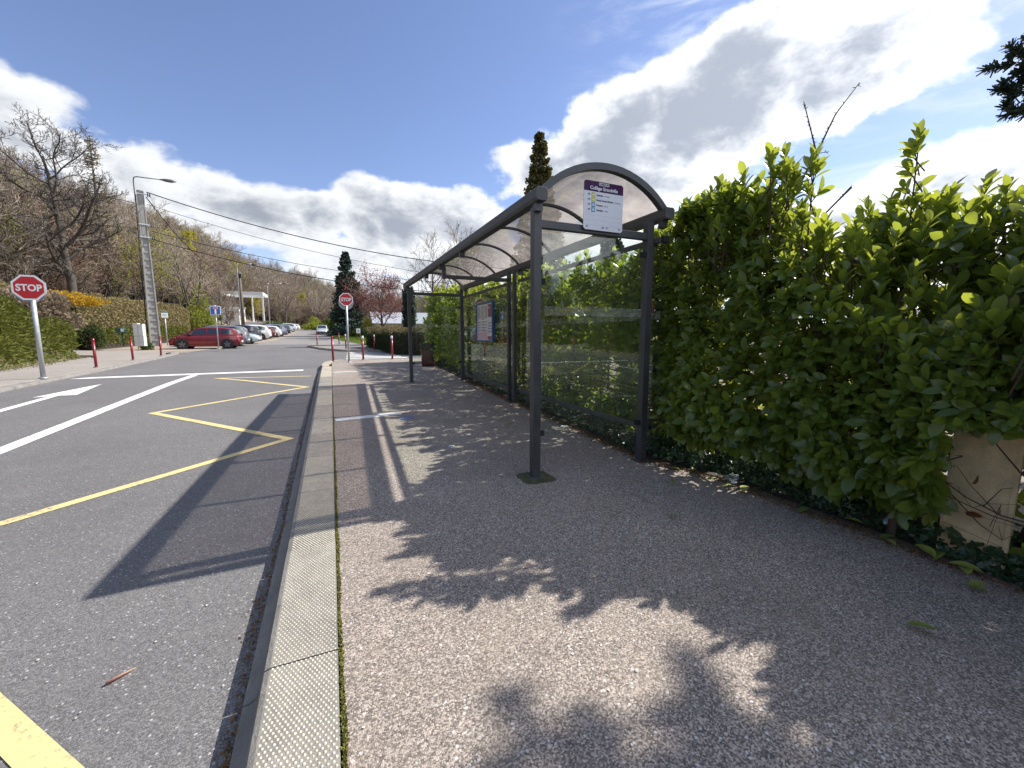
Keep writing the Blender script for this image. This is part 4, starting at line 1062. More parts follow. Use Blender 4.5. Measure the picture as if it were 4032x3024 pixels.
    for e in (-1, 1):
        b = MB(); x = e * L / 2; b.box(min(x - e * .12, x + e * .012), max(x - e * .12, x + e * .012), -hw * .80, hw * .80, .24, .42 if style != 'saloon' else .36); b.build('bumper', M['trim'], T, bevel=.02)
        b = MB(); b.box(min(x + e * .013, x + e * .03), max(x + e * .013, x + e * .03), -.26, .26, .45, .56); b.build('number_plate', M['plate_c'], T)
    return T

PC = {k: car_paint('car_paint_' + k, c, m) for k, c, m in [('red', (.20, .006, .013), .2), ('grey', (.24, .25, .27), .5), ('ice', (.52, .60, .62), .3), ('white', (.74, .74, .73), 0), ('silver', (.38, .44, .52), .5), ('dark', (.03, .035, .045), .4), ('maroon', (.15, .015, .02), .3), ('pale', (.62, .66, .68), .2)]}
# style, paint, x centre, y centre, heading (180 = nose away from the road), label
CARS = [('hatch', 'red', -8.05, 35.5, 180, 'dark red five-door hatchback, nearest car of the parked row', 'rim', 'hatchback car'),
        ('suv', 'grey', -8.35, 39.4, 180, 'silver-grey crossover parked just behind the red hatchback', 'rim', 'crossover car'),
        ('saloon', 'ice', -8.2, 43.4, 0, 'pale icy saloon parked nose towards the road, dark wheels', 'rim_dk', 'saloon car'),
        ('suv', 'dark', -8.7, 48.3, 180, 'black car seen between the icy saloon and a white SUV', 'rim', 'car'),
        ('suv', 'white', -8.4, 53.6, 180, 'white SUV with tall black tailgate trim, first white one in the row', 'rim', 'SUV'),
        ('hatch', 'maroon', -8.3, 57.6, 180, 'car with red tail lamps tucked behind the first white SUV', 'rim', 'car'),
        ('hatch', 'white', -8.0, 61.6, 180, 'small white hatchback with plain wheels, after the white SUV', 'rim', 'hatchback car'),
        ('suv', 'silver', -7.9, 66.4, 180, 'bluish silver SUV beyond the small white hatchback', 'rim', 'SUV'),
        ('hatch', 'dark', -7.9, 73.0, 180, 'dark grey hatchback beyond the bluish SUV', 'rim', 'hatchback car'),
        ('hatch', 'silver', -8.0, 80.0, 180, 'silver hatchback in the far half of the parked row', 'rim', 'hatchback car'),
        ('suv', 'pale', -8.2, 90.5, 180, 'pale people carrier near the far end of the row', 'rim', 'people carrier'),
        ('hatch', 'white', -8.3, 103, 180, 'white car last in the parked row', 'rim', 'car'),
        ('hatch', 'pale', -1.30, 74.5, -92, 'pale blue-white small car facing us on the right edge of the road', 'rim', 'car')]
for st, pc, x, y, hd, lab, rim, cat in CARS:
    T = make_car(st, PC[pc], rim); z = g(y) + RD + .014; sl = math.atan((g(y + 1) - g(y - 1)) / 2)
    T.location = (x, y, z)
    if hd in (180, 0): T.rotation_euler = (sl if hd == 0 else -sl, 0, rad(hd))
    else: T.rotation_euler = (0, sl, rad(hd))
    tag(T, lab, cat, 'cars parked beside the road')

# ------------------------------------------------------------------ buildings
M['wall_white'] = paint('white_render', (.66, .66, .64), .8, var=.06); M['wall_cream'] = paint('cream_render', (.55, .47, .32), .85, var=.08)
M['roof_grey'] = paint('grey_roof', (.34, .36, .40), .7, var=.1); M['win'] = paint('window_glass', (.06, .08, .09), .1, var=.2, spec=.8)
M['green_fence'] = paint('green_fence', (.012, .075, .055), .5, var=.1)
def building_far():
    T = thing('school_building', (-15.3, 88, 3.9), 'white modern building with an open rectangular roof frame above the parked cars', 'building')
    def bx(name, mat, *a, par=None):
        b = MB(); b.box(*a); return b.build(name, mat, par or T)
    bx('wall', M['wall_white'], -7, .2, 1, 8, -2, 3.0); bx('wall', M['litter_wall'], -7, -.3, .9, .99, 3.0, 5.2)
    bx('roof_beam', M['wall_white'], -2.6, 5.2, -.6, -.1, 5.55, 6.1); bx('roof_beam', M['wall_white'], 4.8, 5.2, -.09, 8, 5.55, 6.1); bx('roof_beam', M['wall_white'], -2.6, 4.79, 7.6, 8, 5.55, 6.1); bx('roof_beam', M['wall_white'], -2.6, -2.3, -.09, 7.59, 5.55, 6.1)
    for x in (.6, 4.85): bx('column', M['wall_white'], x, x + .32, -.5, -.1, .2, 5.5)
    bx('column', M['wall_white'], 2.4, 2.65, 3, 3.3, .2, 5.5)
    bx('canopy', M['wall_white'], -2.2, 1.6, -.9, .6, 2.6, 3.05); bx('terrace', M['wall_white'], .8, 8.5, -.7, 6, -.6, .1)
    for k in range(3):
        w = bx('window', M['wall_white'], -6.4 + k * 2.1, -4.9 + k * 2.1, .90, .96, .4, 2.4); bx('pane', M['win'], -6.3 + k * 2.1, -5.0 + k * 2.1, .86, .89, .5, 2.3, par=w)
    bx('side_wall', M['wall_cream'], 5.0, 6.9, -3.0, -1.5, -2.6, .3)
M['litter_wall'] = paint('brown_cladding', (.20, .17, .14), .8, var=.15)
building_far()
D.objects['school_building'].scale = (.82, .82, .9)
def house():
    T = thing('bungalow', (9.5, 70, 2.0), 'low pale house with a light grey roof behind the red-leaved tree', 'house')
    b = MB(); b.box(-3, 6, 0, 7, -1.0, 1.55); b.build('wall', M['wall_cream'], T)
    m = MB(); m.add([(-3.4, -.5, 1.5), (6.4, -.5, 1.5), (6.4, 3.6, 3.5), (-3.4, 3.6, 3.5), (6.4, 7.6, 1.5), (-3.4, 7.6, 1.5), (-3.4, -.5, 1.38), (6.4, -.5, 1.38)], [(0, 1, 2, 3), (3, 2, 4, 5), (6, 7, 1, 0), (0, 3, 5), (1, 4, 2)]); r = m.build('roof', M['roof_grey'], T)
    for k in range(2):
        m = MB(); m.box(-1.6 + 4 * k, -.6 + 4 * k, 1.0, 1.06, 1.0, 1.05); 
    for k in range(3):
        f = MB(); f.box(-2.2 + 2.8 * k, -.9 + 2.8 * k, -.05, -.01, .2, 1.2); w = f.build('window', M['wall_white'], T); f = MB(); f.box(-2.1 + 2.8 * k, -1.0 + 2.8 * k, -.08, -.051, .28, 1.12); f.build('pane', M['win'], w)
    T = thing('garage', (5.1, 66, 1.7), 'small dark open garage left of the pale house', 'garage')
    b = MB(); b.box(-1.3, 1.1, 0, 3, -.6, 1.2); b.build('wall', M['wall_cream'], T)
    b = MB(); b.box(-1.0, .8, -.03, -.01, -.6, .8); b.build('door', M['trim'], T)  # dark panel painted in for the shade of the open doorway
    b = MB(); b.box(-1.5, 1.3, -.3, 3.3, 1.21, 1.35); b.build('roof', M['roof_grey'], T)
    T = thing('site_cabin', (7.9, 54, 1.4), 'white flat-roofed site cabin above the clipped hedge', 'cabin')
    b = MB(); b.box(0, 1.9, 0, 2.4, -.3, 1.18); b.build('wall', M['wall_white'], T)
    b = MB(); b.box(-.06, 1.96, -.06, 2.46, 1.19, 1.30); b.build('roof', M['roof_grey'], T)
    b = MB(); b.box(.18, 1.7, -.03, -.008, -.1, 1.0); b.build('door', M['cab'], T)
house()
def mesh_fence():
    T = thing('mesh_fence', (1.2, 60, g(60)), 'green mesh garden fence on the lawn between bushes', 'fence')
    pts = [(-.4, 4), (1.2, 1), (3.4, -6), (5.5, -12)]
    for i in range(len(pts) - 1):
        a, b = Vector(pts[i] + (0,)), Vector(pts[i + 1] + (0,)); n = 3
        for k in range(n + (i == len(pts) - 2)):
            p = a.lerp(b, k / n); z = g(60 + p.y) - g(60); m = MB(); m.cyl((p.x, p.y, z - .1), (p.x, p.y, z + 1.35), .03, n=6); m.build('post', M['green_fence'], T)
        m = MB()
        for q in range(9):
            z = .1 + q * .15; m.tube([(a.x, a.y, z + g(60 + a.y) - g(60)), (b.x, b.y, z + g(60 + b.y) - g(60))], .012, 4)
        m.build('mesh_wires', M['green_fence'], T)
mesh_fence()
def warning_notice():
    T = thing('notice_sign', (2.6, 46, g(46)), 'small white notice board on dark legs on the lawn beside the clipped hedge', 'sign')
    m = MB(); m.box(-.2, .2, -.02, .02, .75, 1.25); m.build('panel', M['white_paint'], T)
    for x in (-.15, .15): m = MB(); m.cyl((x, 0, 0), (x, 0, .8), .03, n=6); m.build('leg', M['pole_wood'], T)
    m = MB(); m.box(-.07, .07, -.025, -.021, .92, 1.05); m.build('red_mark', M['sign_red'], T)
warning_notice()

# ------------------------------------------------------------------ trees
def grow(rng, p, d, L, r, lev, out, P, dep=0):
    """recursive bare branch; out collects (points, radii, depth)"""
    n = P['seg'][min(dep, len(P['seg']) - 1)]; pts = [p]; rs = [r]; q = p; dd = d; rend = r * P['taper'][min(dep, len(P['taper']) - 1)]
    for i in range(n):
        wb = P['wob']; wb = wb[min(dep, len(wb) - 1)] if isinstance(wb, tuple) else wb * (1 + .3 * dep)
        dd = dd + rng.normal(size=3) * wb + np.array([0, 0, P['up'][min(dep, len(P['up']) - 1)]]); dd = dd / np.linalg.norm(dd)
        q = q + dd * (L / n); pts.append(q); rs.append(r + (rend - r) * (i + 1) / n)
    out.append((np.array(pts), np.array(rs), dep))
    if lev <= 0: return
    k = P['kids'][min(dep, len(P['kids']) - 1)]; t0 = P['start'][min(dep, len(P['start']) - 1)]; a0 = rng.uniform(0, 2 * PI)
    for j in range(k):
        t = t0 + (1 - t0) * (j + rng.uniform(.1, .9)) / k; f = t * n; i = min(int(f), n - 1); u = f - i
        bp = pts[i] * (1 - u) + pts[i + 1] * u; br = rs[i] * (1 - u) + rs[i + 1] * u
        td = pts[i + 1] - pts[i]; td = td / np.linalg.norm(td); a = a0 + j * 2.4 + rng.uniform(-.4, .4)
        ax = np.cross(td, [0.3, 0.1, 1]) + 1e-6; ax /= np.linalg.norm(ax); bx = np.cross(td, ax)
        ang = rad(P['ang'][min(dep, len(P['ang']) - 1)]) * rng.uniform(.75, 1.25)
        nd = td * math.cos(ang) + (ax * math.cos(a) + bx * math.sin(a)) * math.sin(ang)
        sh = (1 - P['cone'] * (t - t0)) if dep == 0 else (1 - .35 * t)
        grow(rng, bp, nd, L * P['len'][min(dep, len(P['len']) - 1)] * sh * rng.uniform(.75, 1.2), max(br * rng.uniform(.5, .68), P['rmin']), lev - 1, out, P, dep + 1)

def branches_to_mesh(out, sides=(8, 6, 5, 3, 3, 3), rmin=.0):
    Vs = []; Fs = []; base = 0
    for pts, rs, dep in out:
        k = sides[min(dep, len(sides) - 1)]; n = len(pts); rs = np.maximum(rs, rmin)
        t = np.gradient(pts, axis=0); t = unit(t); ref = np.array([.31, .17, .9]); a = unit(np.cross(t, ref)); b = np.cross(t, a)
        an = np.arange(k) * 2 * PI / k
        ring = pts[:, None] + rs[:, None, None] * (a[:, None] * np.cos(an)[None, :, None] + b[:, None] * np.sin(an)[None, :, None])
        Vs.append(ring.reshape(-1, 3)); i, j = np.meshgrid(np.arange(n - 1), np.arange(k), indexing='ij')
        A = i * k + j; B = i * k + (j + 1) % k; Fs.append(np.stack([A, B, B + k, A + k], 2).reshape(-1, 4) + base); base += n * k
    return np.concatenate(Vs), np.concatenate(Fs)

BARE = dict(seg=(7, 5, 4, 3, 2), taper=(.25, .35, .4, .5, .6), wob=.07, up=(.02, .05, .04, .03, .02), kids=(13, 9, 7, 4), start=(.26, .2, .15, .1), ang=(44, 38, 38, 38), len=(.50, .48, .50, .5), cone=.55, rmin=.010)
def bare_tree_mesh(name, seed, h, r, P, lev, mats, split=2, rmin=0., trunk_lean=(0, 0)):
    rng = np.random.default_rng(seed); out = []
    grow(rng, np.zeros(3), np.array([trunk_lean[0], trunk_lean[1], 1.]), h, r, lev, out, P)
    a = [o for o in out if o[2] < split]; b = [o for o in out if o[2] >= split]
    V1, F1 = branches_to_mesh(a, rmin=rmin); V2, F2 = branches_to_mesh(b, rmin=rmin)
    return np_mesh(name + '_trunk', V1, F1, mats[0], smooth=True), np_mesh(name + '_twigs', V2, F2, mats[1]), out

def leaf_cards(pos, size, rng, tmpl=(CARD_V, CARD_F), bias=(0, 0, .3), dirs=None, spread=1.):
    n = len(pos); d = rng.normal(size=(n, 3)) * spread + np.array(bias) if dirs is None else dirs + rng.normal(size=(n, 3)) * spread
    return scatter(tmpl[0], tmpl[1], pos, frames(unit(d), rng.normal(size=(n, 3))), size * rng.uniform(.6, 1.3, n), rng.random(n))

TREES = {}
def tree_variant(key, seed, h, r, twigs, P=BARE, lev=3, rmin=.02, leaf=None, leafn=0, leafs=.12):
    t, w, out = bare_tree_mesh('tree_' + key, seed, h, r, P, lev, (M['bark'], M[twigs]), 2, rmin)
    lf = None
    if leaf:
        rng = np.random.default_rng(seed + 1); tips = np.array([o[0][-1] for o in out if o[2] >= lev - 1])
        p = tips[rng.integers(0, len(tips), leafn)] + rng.normal(size=(leafn, 3)) * .28
        V, F, rn = leaf_cards(p, leafs, rng); lf = np_mesh('leaves_' + key, V, F, M[leaf], rn)
    TREES[key] = (t, w, lf)
def put_tree(key, loc, s, rz, label, name='bare_tree', cat='tree', group=None, sz=None):
    t, w, lf = TREES[key]; T = thing(name, loc, label, cat, group, rz); T.scale = (s, s, sz or s)
    link('trunk', t, T); link('twigs', w, T)
    if lf: link('crown', lf, T)
    return T
tree_variant('a', 1, 9.5, .17, 'twig', rmin=.016)
tree_variant('b', 2, 10.5, .19, 'twig_pale', rmin=.016)
tree_variant('c', 3, 8.5, .15, 'twig_red', rmin=.016, P=dict(BARE, kids=(14, 10, 7), ang=(36, 34, 34)))
tree_variant('d', 4, 9.0, .15, 'twig', rmin=.016, leaf='spring', leafn=1500, leafs=.15)
tree_variant('y', 5, 8.0, .15, 'twig_pale', rmin=.016, leaf='yellow', leafn=4200, leafs=.19)
tree_variant('iv', 6, 11.0, .2, 'twig', rmin=.016, leaf=None)
tree_variant('e', 9, 8.0, .14, 'twig_pale', rmin=.016, P=dict(BARE, kids=(14, 9, 7), start=(.12, .15, .1)))
tree_variant('round', 12, 9.0, .22, 'twig', rmin=.022, P=dict(BARE, kids=(16, 10, 7, 4), ang=(40, 34, 32), len=(.62, .5, .5), cone=.25, start=(.3, .2, .15)))

# --- wooded hillside on the left, continuing round behind everything
SKY = [(-110, 15, 120), (-60, 16, 120), (-35, 15.6, 125), (-26.1, 15.2, 130), (-23.3, 14.2, 140), (-18.3, 13.5, 155), (-16.7, 13.1, 160), (-14.2, 12.1, 170), (-12.6, 11.1, 178), (-10.8, 10.0, 186), (-9.5, 9.3, 192), (-7.8, 8.3, 200),
       (-4.2, 7.6, 215), (-1.7, 7.3, 225), (.8, 6.9, 235), (4.7, 5.8, 240), (8.2, 5.2, 240), (14, 4.8, 240), (30, 3.5, 260), (60, 3.2, 280), (100, 3.5, 280), (180, 4, 280)]
def hill_base(azd):
    return float(np.interp(azd, [-110, -60, -26, -18, -12, -7, -3, 180], [30, 30, 56, 78, 105, 125, 140, 150]))
def hill_pt(azd, t):
    """t 0 at the foot, 1 at the ridge, >1 behind"""
    a = rad(azd); el = np.interp(azd, [s[0] for s in SKY], [s[1] for s in SKY]); D1 = np.interp(azd, [s[0] for s in SKY], [s[2] for s in SKY]); D0 = hill_base(azd)
    tree_h = np.interp(azd, [-40, -26, -18, -10, 0], [12.0, 12.0, 11.5, 10.5, 9.5])
    zr = 1.5 + D1 * math.tan(rad(el)) - tree_h
    d = D0 + (D1 - D0) * t; x, y = d * math.sin(a), d * math.cos(a)
    z0 = float(terrain_z(D0 * math.sin(a), D0 * math.cos(a))) - .6
    if t <= 1: z = z0 + (zr - z0) * (max(t, 0) ** 1.12 if t > 0 else t)
    else: z = zr - (t - 1) * 18
    return x, y, z + (.9 * math.sin(x * .21) * math.sin(y * .17) if .05 < t < .95 else 0)
def build_hill():
    azs = np.linspace(-110, 180, 146); ts = np.concatenate([np.linspace(-.04, 1, 22), [1.15, 1.5, 2.2, 4]])
    V = np.array([hill_pt(a, t) for a in azs for t in ts]); n = len(ts)
    i, j = np.meshgrid(np.arange(len(azs) - 1), np.arange(n - 1), indexing='ij'); A = (i * n + j).ravel()
    F = np.stack([A, A + 1, A + n + 1, A + n], 1)
    tag(link('hill', np_mesh('hill', V, F, M['litter_ground'], smooth=True)), kind='structure')
    # the wood: instances of the bare trees standing in the scene
    rng = np.random.default_rng(21); P = []; S = []; Rz = []; K = []
    def addp(n, a0, a1, t0, t1, kinds, probs, s0=.55, s1=.98):
        for _ in range(n):
            az_ = rng.uniform(a0, a1); t = t0 + (t1 - t0) * rng.random() ** .85; x, y, z = hill_pt(az_, t)
            P.append((x, y, z - .2)); S.append(rng.uniform(s0, s1)); Rz.append(rng.uniform(0, 6.28)); K.append(rng.choice(kinds, p=probs))
    addp(2600, -30, -2, 0, 1.02, [0, 1, 2, 3, 4, 5], [.28, .23, .24, .08, .03, .14], .45, 1.05)
    addp(420, -2, 16, 0, 1.02, [0, 1, 2, 3, 5], [.3, .25, .2, .1, .15])
    addp(260, -75, -30, 0, 1.02, [0, 1, 2, 3, 5], [.3, .25, .2, .1, .15])
    addp(260, 16, 180, .2, 1.02, [0, 1, 2, 3, 5], [.3, .25, .2, .1, .15])
    me = D.meshes.new('woodland'); me.vertices.add(len(P)); me.vertices.foreach_set('co', np.array(P, np.float32).ravel())
    for nm, arr, ty in (('scl', S, 'FLOAT'), ('rot', Rz, 'FLOAT'), ('kind_index', K, 'INT')):
        at = me.attributes.new(nm, ty, 'POINT'); at.data.foreach_set('value', np.array(arr, np.float32 if ty == 'FLOAT' else np.int32))
    me.update(); ob = link('woodland', me); tag(ob, 'brown leafless wood covering the hillside', 'woodland', kind='stuff')
    gt = D.node_groups.new('woodland_trees', 'GeometryNodeTree'); N = NT(gt)
    gt.interface.new_socket('Geometry', in_out='INPUT', socket_type='NodeSocketGeometry'); gt.interface.new_socket('Geometry', in_out='OUTPUT', socket_type='NodeSocketGeometry')
    gi = N.new('NodeGroupInput'); go = N.new('NodeGroupOutput'); jn = N.new('GeometryNodeJoinGeometry')
    for key in reversed(['a', 'b', 'c', 'd', 'y', 'e']):
        ob2 = []
        t, w, lf = TREES[key]
        src = SRC[key]; oi = N.new('GeometryNodeObjectInfo', transform_space='ORIGINAL'); oi.inputs['Object'].default_value = src; oi.inputs['As Instance'].default_value = True
        N.lk(oi.outputs['Geometry'], jn.inputs[0])
    ip = N.new('GeometryNodeInstanceOnPoints'); ip.inputs['Pick Instance'].default_value = True
    def attr(nm, ty): a = N.new('GeometryNodeInputNamedAttribute', data_type=ty); a.inputs['Name'].default_value = nm; return a.outputs['Attribute']
    N.lk(gi.outputs[0], ip.inputs['Points']); N.lk(jn.outputs[0], ip.inputs['Instance']); N.lk(attr('kind_index', 'INT'), ip.inputs['Instance Index'])
    N.lk(attr('scl', 'FLOAT'), ip.inputs['Scale']); cx_ = N.new('ShaderNodeCombineXYZ'); N.lk(attr('rot', 'FLOAT'), cx_.inputs[2]); N.lk(cx_.outputs[0], ip.inputs['Rotation'])
    N.lk(ip.outputs[0], go.inputs[0]); md = ob.modifiers.new('trees', 'NODES'); md.node_group = gt
# single-mesh bare trees that stand in the scene and are repeated over the hill
SRC = {}
def joined(key):
    t, w, lf = TREES[key]; bm = bmesh.new(); mats = []
    me = D.meshes.new('wood_tree_' + key); parts = [p for p in (t, w, lf) if p]
    Vs = []; Fs = []; mi = []; rn = []; b = 0
    for k, p in enumerate(parts):
        n = len(p.vertices); v = np.empty(n * 3, np.float32); p.vertices.foreach_get('co', v); f = np.empty(len(p.loops), np.int32); p.loops.foreach_get('vertex_index', f)
        Vs.append(v.reshape(-1, 3)); F = f.reshape(-1, 4) + b; Fs.append(F); mi += [k] * len(F); b += n
        if 'rnd' in p.attributes: q = np.empty(n, np.float32); p.attributes['rnd'].data.foreach_get('value', q); rn.append(q)
        else: rn.append(np.zeros(n, np.float32))
        mats.append(p.materials[0])
    bm.free(); return np_mesh('wood_tree_' + key, np.concatenate(Vs), np.concatenate(Fs), mats, np.concatenate(rn), False, mi)
src_spots = {'a': (-4.9, .30), 'b': (-1.3, .20), 'c': (-6.3, .26), 'd': (-3.6, .24), 'y': (-9.3, .62), 'e': (.6, .22)}
src_lab = {'a': 'leafless tree standing on the slope behind the white building', 'b': 'tall pale leafless tree at the wood edge above the far end of the road', 'c': 'reddish leafless tree on the slope right of the wooden pole', 'd': 'leafless tree with first green leaves at the wood edge', 'y': 'yellow-green young tree high on the slope right of the concrete pole', 'e': 'low branching leafless tree left of the dark spruce'}
for k, (a_, t_) in src_spots.items():
    o = link('hillside_tree', joined(k)); o.location = hill_pt(a_, t_); tag(o, src_lab[k], 'tree', 'trees on the wooded slope'); SRC[k] = o
build_hill()

for k_, (a_, t_, key_, sc_, lab_) in enumerate([(-14.3, .34, 'y', 1.2, 'tall yellow-green tree high on the slope just right of the concrete pole'), (-12.8, .12, 'y', .95, 'fresh green tree low on the slope above the brown hedge'), (-10.6, .42, 'y', 1.0, 'yellow-green tree beside the skyline notch of the slope'),
        (-18.6, .5, 'y', .9, 'small yellow tree on the slope between the oak and the concrete pole'), (-17.2, .62, 'y', .8, 'yellow tree just left of the concrete pole top'), (-3.3, .06, 'y', .9, 'yellow-green tree above the far end of the parked row'), (-13.6, .6, 'y', 1.05, 'upper yellow-green tree right of the concrete pole')]):
    o = copy_tree(SRC[key_], hill_pt(a_, t_), k_ * 1.1, lab_); o.scale = (sc_, sc_, sc_ * 1.1)

# --- named trees
def at_px(): pass
OAKP = dict(BARE, seg=(9, 7, 6, 5, 4, 3), wob=(.045, .15, .17, .18, .2), up=(.01, .035, .05, .05, .04), kids=(19, 10, 7, 5, 3), start=(.13, .2, .15, .1, .1), ang=(64, 40, 38, 36, 34), len=(.58, .46, .46, .5, .5), cone=.52, rmin=.010)
def oak():
    t, w, out = bare_tree_mesh('oak', 23, 12.3, .34, OAKP, 4, (M['bark_dk'], M['bark_dk']), 3, .013)
    T = thing('bare_oak', (-21.9, 52, 5.3), 'large dark leafless oak with wide crooked limbs behind the yellow forsythia', 'tree')
    link('trunk', t, T); link('twigs', w, T); T.scale = (1.0, 1.0, 1.0); T.rotation_euler = (0, 0, rad(40))
oak()
def cone_tree(name, loc, h, r, label, mat, seed, n=9000, card=.22, base=.05, droop=-.25, narrow=1.0, cat='tree', clump=1.0, trunk_r=None, group=None, pw=.8):
    rng = np.random.default_rng(seed); T = thing(name, loc, label, cat, group)
    MB().tube([(0, 0, -.3), (0, 0, h * .5), (0, 0, h * .97)], [trunk_r or h * .018, h * .01, .015], 8).build('trunk', M['bark'], T)
    nb = int(190 * clump); tb = np.sort(rng.uniform(base, .97, nb)); pos = []; dirs = []; br = []
    per = max(10, n // nb)
    for t in tb:
        L = r * (1 - t) ** pw * rng.uniform(.72, 1.12) + .1; a = rng.uniform(0, 2 * PI); d = np.array([math.cos(a), math.sin(a), droop + rng.normal() * .08]); d /= np.linalg.norm(d)
        p0 = np.array([0, 0, h * t]); br.append((np.array([p0, p0 + d * L * .5, p0 + d * L * .95 + [0, 0, .08 * L]]), np.array([.03, .02, .008]) * h / 10, 2))
        m = int(per * (.35 + 1.4 * L / r)); u = rng.random(m) ** .7; s = (.10 + .20 * (1 - u)) * L * rng.normal(size=m)
        side = np.array([-d[1], d[0], 0]); p = p0 + d * (u * L)[:, None] + side * s[:, None] * 1.1 + np.array([0, 0, 1]) * (rng.normal(size=m) * .11 * L + .08 * L * u * u)[:, None]
        pos.append(p); dirs.append(d * .9 + side * (np.sign(s) * .8)[:, None] + [0, 0, -.25])
    V, F = branches_to_mesh(br, sides=(4,)); link('limbs', np_mesh('limbs', V, F, M['bark']), T)
    pos = np.concatenate(pos); dirs = np.concatenate(dirs); V, F, rn = leaf_cards(pos, card, rng, (SPRIG_V, SPRIG_F), dirs=dirs, spread=.45)
    link('crown', np_mesh('crown', V, F, M[mat], rn), T); return T
cone_tree('spruce', (2.4, 65.5, 1.3), 12.6, 3.2, 'tall dark blue-green spruce behind the farther STOP sign', 'conifer', 31, 15000, .26)
cone_tree('thuja', (19.3, 37.2, .6), 20.7, 4.0, 'tall dull green conical conifer above the shelter roof', 'conifer2', 32, 16000, .33, droop=.35, clump=1.5, pw=.95)
cone_tree('columnar_cypress', (8.6, 50, 1.0), 6.0, 1.05, 'dark narrow cypress left of the shelter\'s far post', 'conifer', 33, 6000, .17, droop=.9, clump=1.4, pw=.25)
cone_tree('pine', (17.0, 22.6, .5), 7.4, 2.1, 'distant pine seen through the shelter\'s rear glass', 'conifer', 34, 7000, .20, droop=.1, pw=.6)
cone_tree('larch', (-26.5, 71, 7.5), 19.5, 3.4, 'thin leafless larch rising behind the big oak', 'hedge_brown', 35, 2600, .18, droop=-.05, clump=1.3)
def overhanging_pine():
    rng = np.random.default_rng(40); O = np.array([9.1, .60, .0]); T = thing('overhanging_pine', tuple(O), 'dark pine whose needle sprays enter at the top right edge', 'tree')
    MB().tube([(0, 0, 0), (.05, 0, 4), (0, .05, 7.4)], [.17, .12, .02], 10).build('trunk', M['bark'], T)
    pos = []; dirs = []; br = []
    limbs = [(np.array([0, 0, 4.0]), np.array(q_) - O) for q_ in PINE_TIPS for _ in (0, 1)]
    for k in range(150):
        z = 2.6 + 4.8 * rng.random(); a = rng.uniform(0, 6.28); L = 1.45 * max(.02, 1 - abs((z - 4.8) / 2.65) ** 8) ** .5 + .03; limbs.append((np.array([0, 0, z]), np.array([math.cos(a) * L, math.sin(a) * L, z + .25])))
    for p0, e in limbs:
        d = e - p0; L = np.linalg.norm(d); d = d / L; br.append((np.array([p0, p0 + d * L * .5 - [0, 0, .05], e]), np.array([.03, .02, .006]), 2))
        for q in range(7):
            c = p0 + d * L * rng.uniform(.35, 1.0) + rng.normal(size=3) * .09; m = 130; dd = unit(d * .6 + rng.normal(size=3) * .6 + [0, 0, .2]); u = rng.random((m, 1)) * .26
            br.append((np.array([c - dd * .1, c + dd * .26]), np.array([.008, .004]), 2)); pos.append(c + dd * u); dirs.append(dd * .7 + unit(rng.normal(size=(m, 3))) * .9)
    V, F = branches_to_mesh(br, sides=(4,)); link('limbs', np_mesh('limbs', V, F, M['bark']), T)
    pos = np.concatenate(pos); dirs = np.concatenate(dirs); V, F, rn = leaf_cards(pos, .085, rng, (CARD_V * [.24, 1, 1], CARD_F), dirs=dirs, spread=.2)
    link('crown', np_mesh('crown', V, F, M['conifer'], rn), T)
PINE_TIPS = [(8.02, 2.66, 4.95), (8.05, 2.62, 4.8), (8.1, 2.62, 4.65), (8.12, 2.6, 5.0), (8.2, 2.55, 4.4)]
overhanging_pine()
put_tree('round', (19.2, 60, 1.5), .95, .6, 'round leafless tree left of the conifer above the shelter roof', sz=1.22)
put_tree('b', (12.5, 55, 1.4), .95, 2.1, 'small leafless tree behind the far end of the shelter roof')
put_tree('a', (15.5, 64, 1.5), .85, 3.1, 'leafless tree seen through the shelter roof, behind the round one')
put_tree('e', (27, 50, 1.4), 1.1, 1.0, 'leafless tree beyond the hedge behind the rear glass')
for k, (x, y, s, ky, lab) in enumerate([(-16.5, 66, .92, 'b', 'pale leafless tree behind the wooden pole'), (-19.5, 60, .85, 'd', 'leafless tree with green buds right of the concrete pole'), (-13.8, 72, .8, 'e', 'low leafless tree beside the white building'),
        (-24, 66, .9, 'c', 'reddish leafless tree beyond the long brown hedge'), (-18.0, 75, 1.0, 'a', 'leafless tree behind the long brown hedge end'), (-8.5, 96, .9, 'iv', 'leafless tree near the far end of the parking row'), (-30, 62, .9, 'b', 'pale leafless tree right of the oak trunk'), (-12.5, 62, .62, 'a', 'small leafless tree between wooden pole and lamp'),
        (-3.5, 128, .95, 'b', 'leafless tree at the bend of the road'), (.5, 112, .9, 'iv', 'leafless tree right of the road bend'), (4.5, 98, .95, 'a', 'leafless tree behind the spruce'), (9, 84, .85, 'c', 'reddish leafless tree behind the red-leaved tree')]):
    put_tree(ky, (x, y, float(terrain_z(x, y))), s, k * 1.3, lab, group='leafless trees at the wood edge')
def red_tree():
    P = dict(BARE, kids=(12, 8, 6), ang=(60, 44, 40), len=(.72, .52, .5), cone=.3, start=(.2, .2, .15))
    t, w, out = bare_tree_mesh('red_tree', 51, 5.4, .17, P, 3, (M['bark_dk'], M['twig_red']), 2, .016); rng = np.random.default_rng(5)
    tips = np.array([o[0][-1] for o in out if o[2] >= 2]); n = 6500; p = tips[rng.integers(0, len(tips), n)] + rng.normal(size=(n, 3)) * .32
    V, F, rn = leaf_cards(p, .09, rng); T = thing('red_leaved_tree', (6.3, 58, 1.2), 'spreading tree flushed with dark red leaves right of the spruce', 'tree')
    link('trunk', t, T); link('twigs', w, T); link('crown', np_mesh('crown', V, F, M['cherry'], rn), T); T.scale = (1.15, 1.15, 1.15)
red_tree()

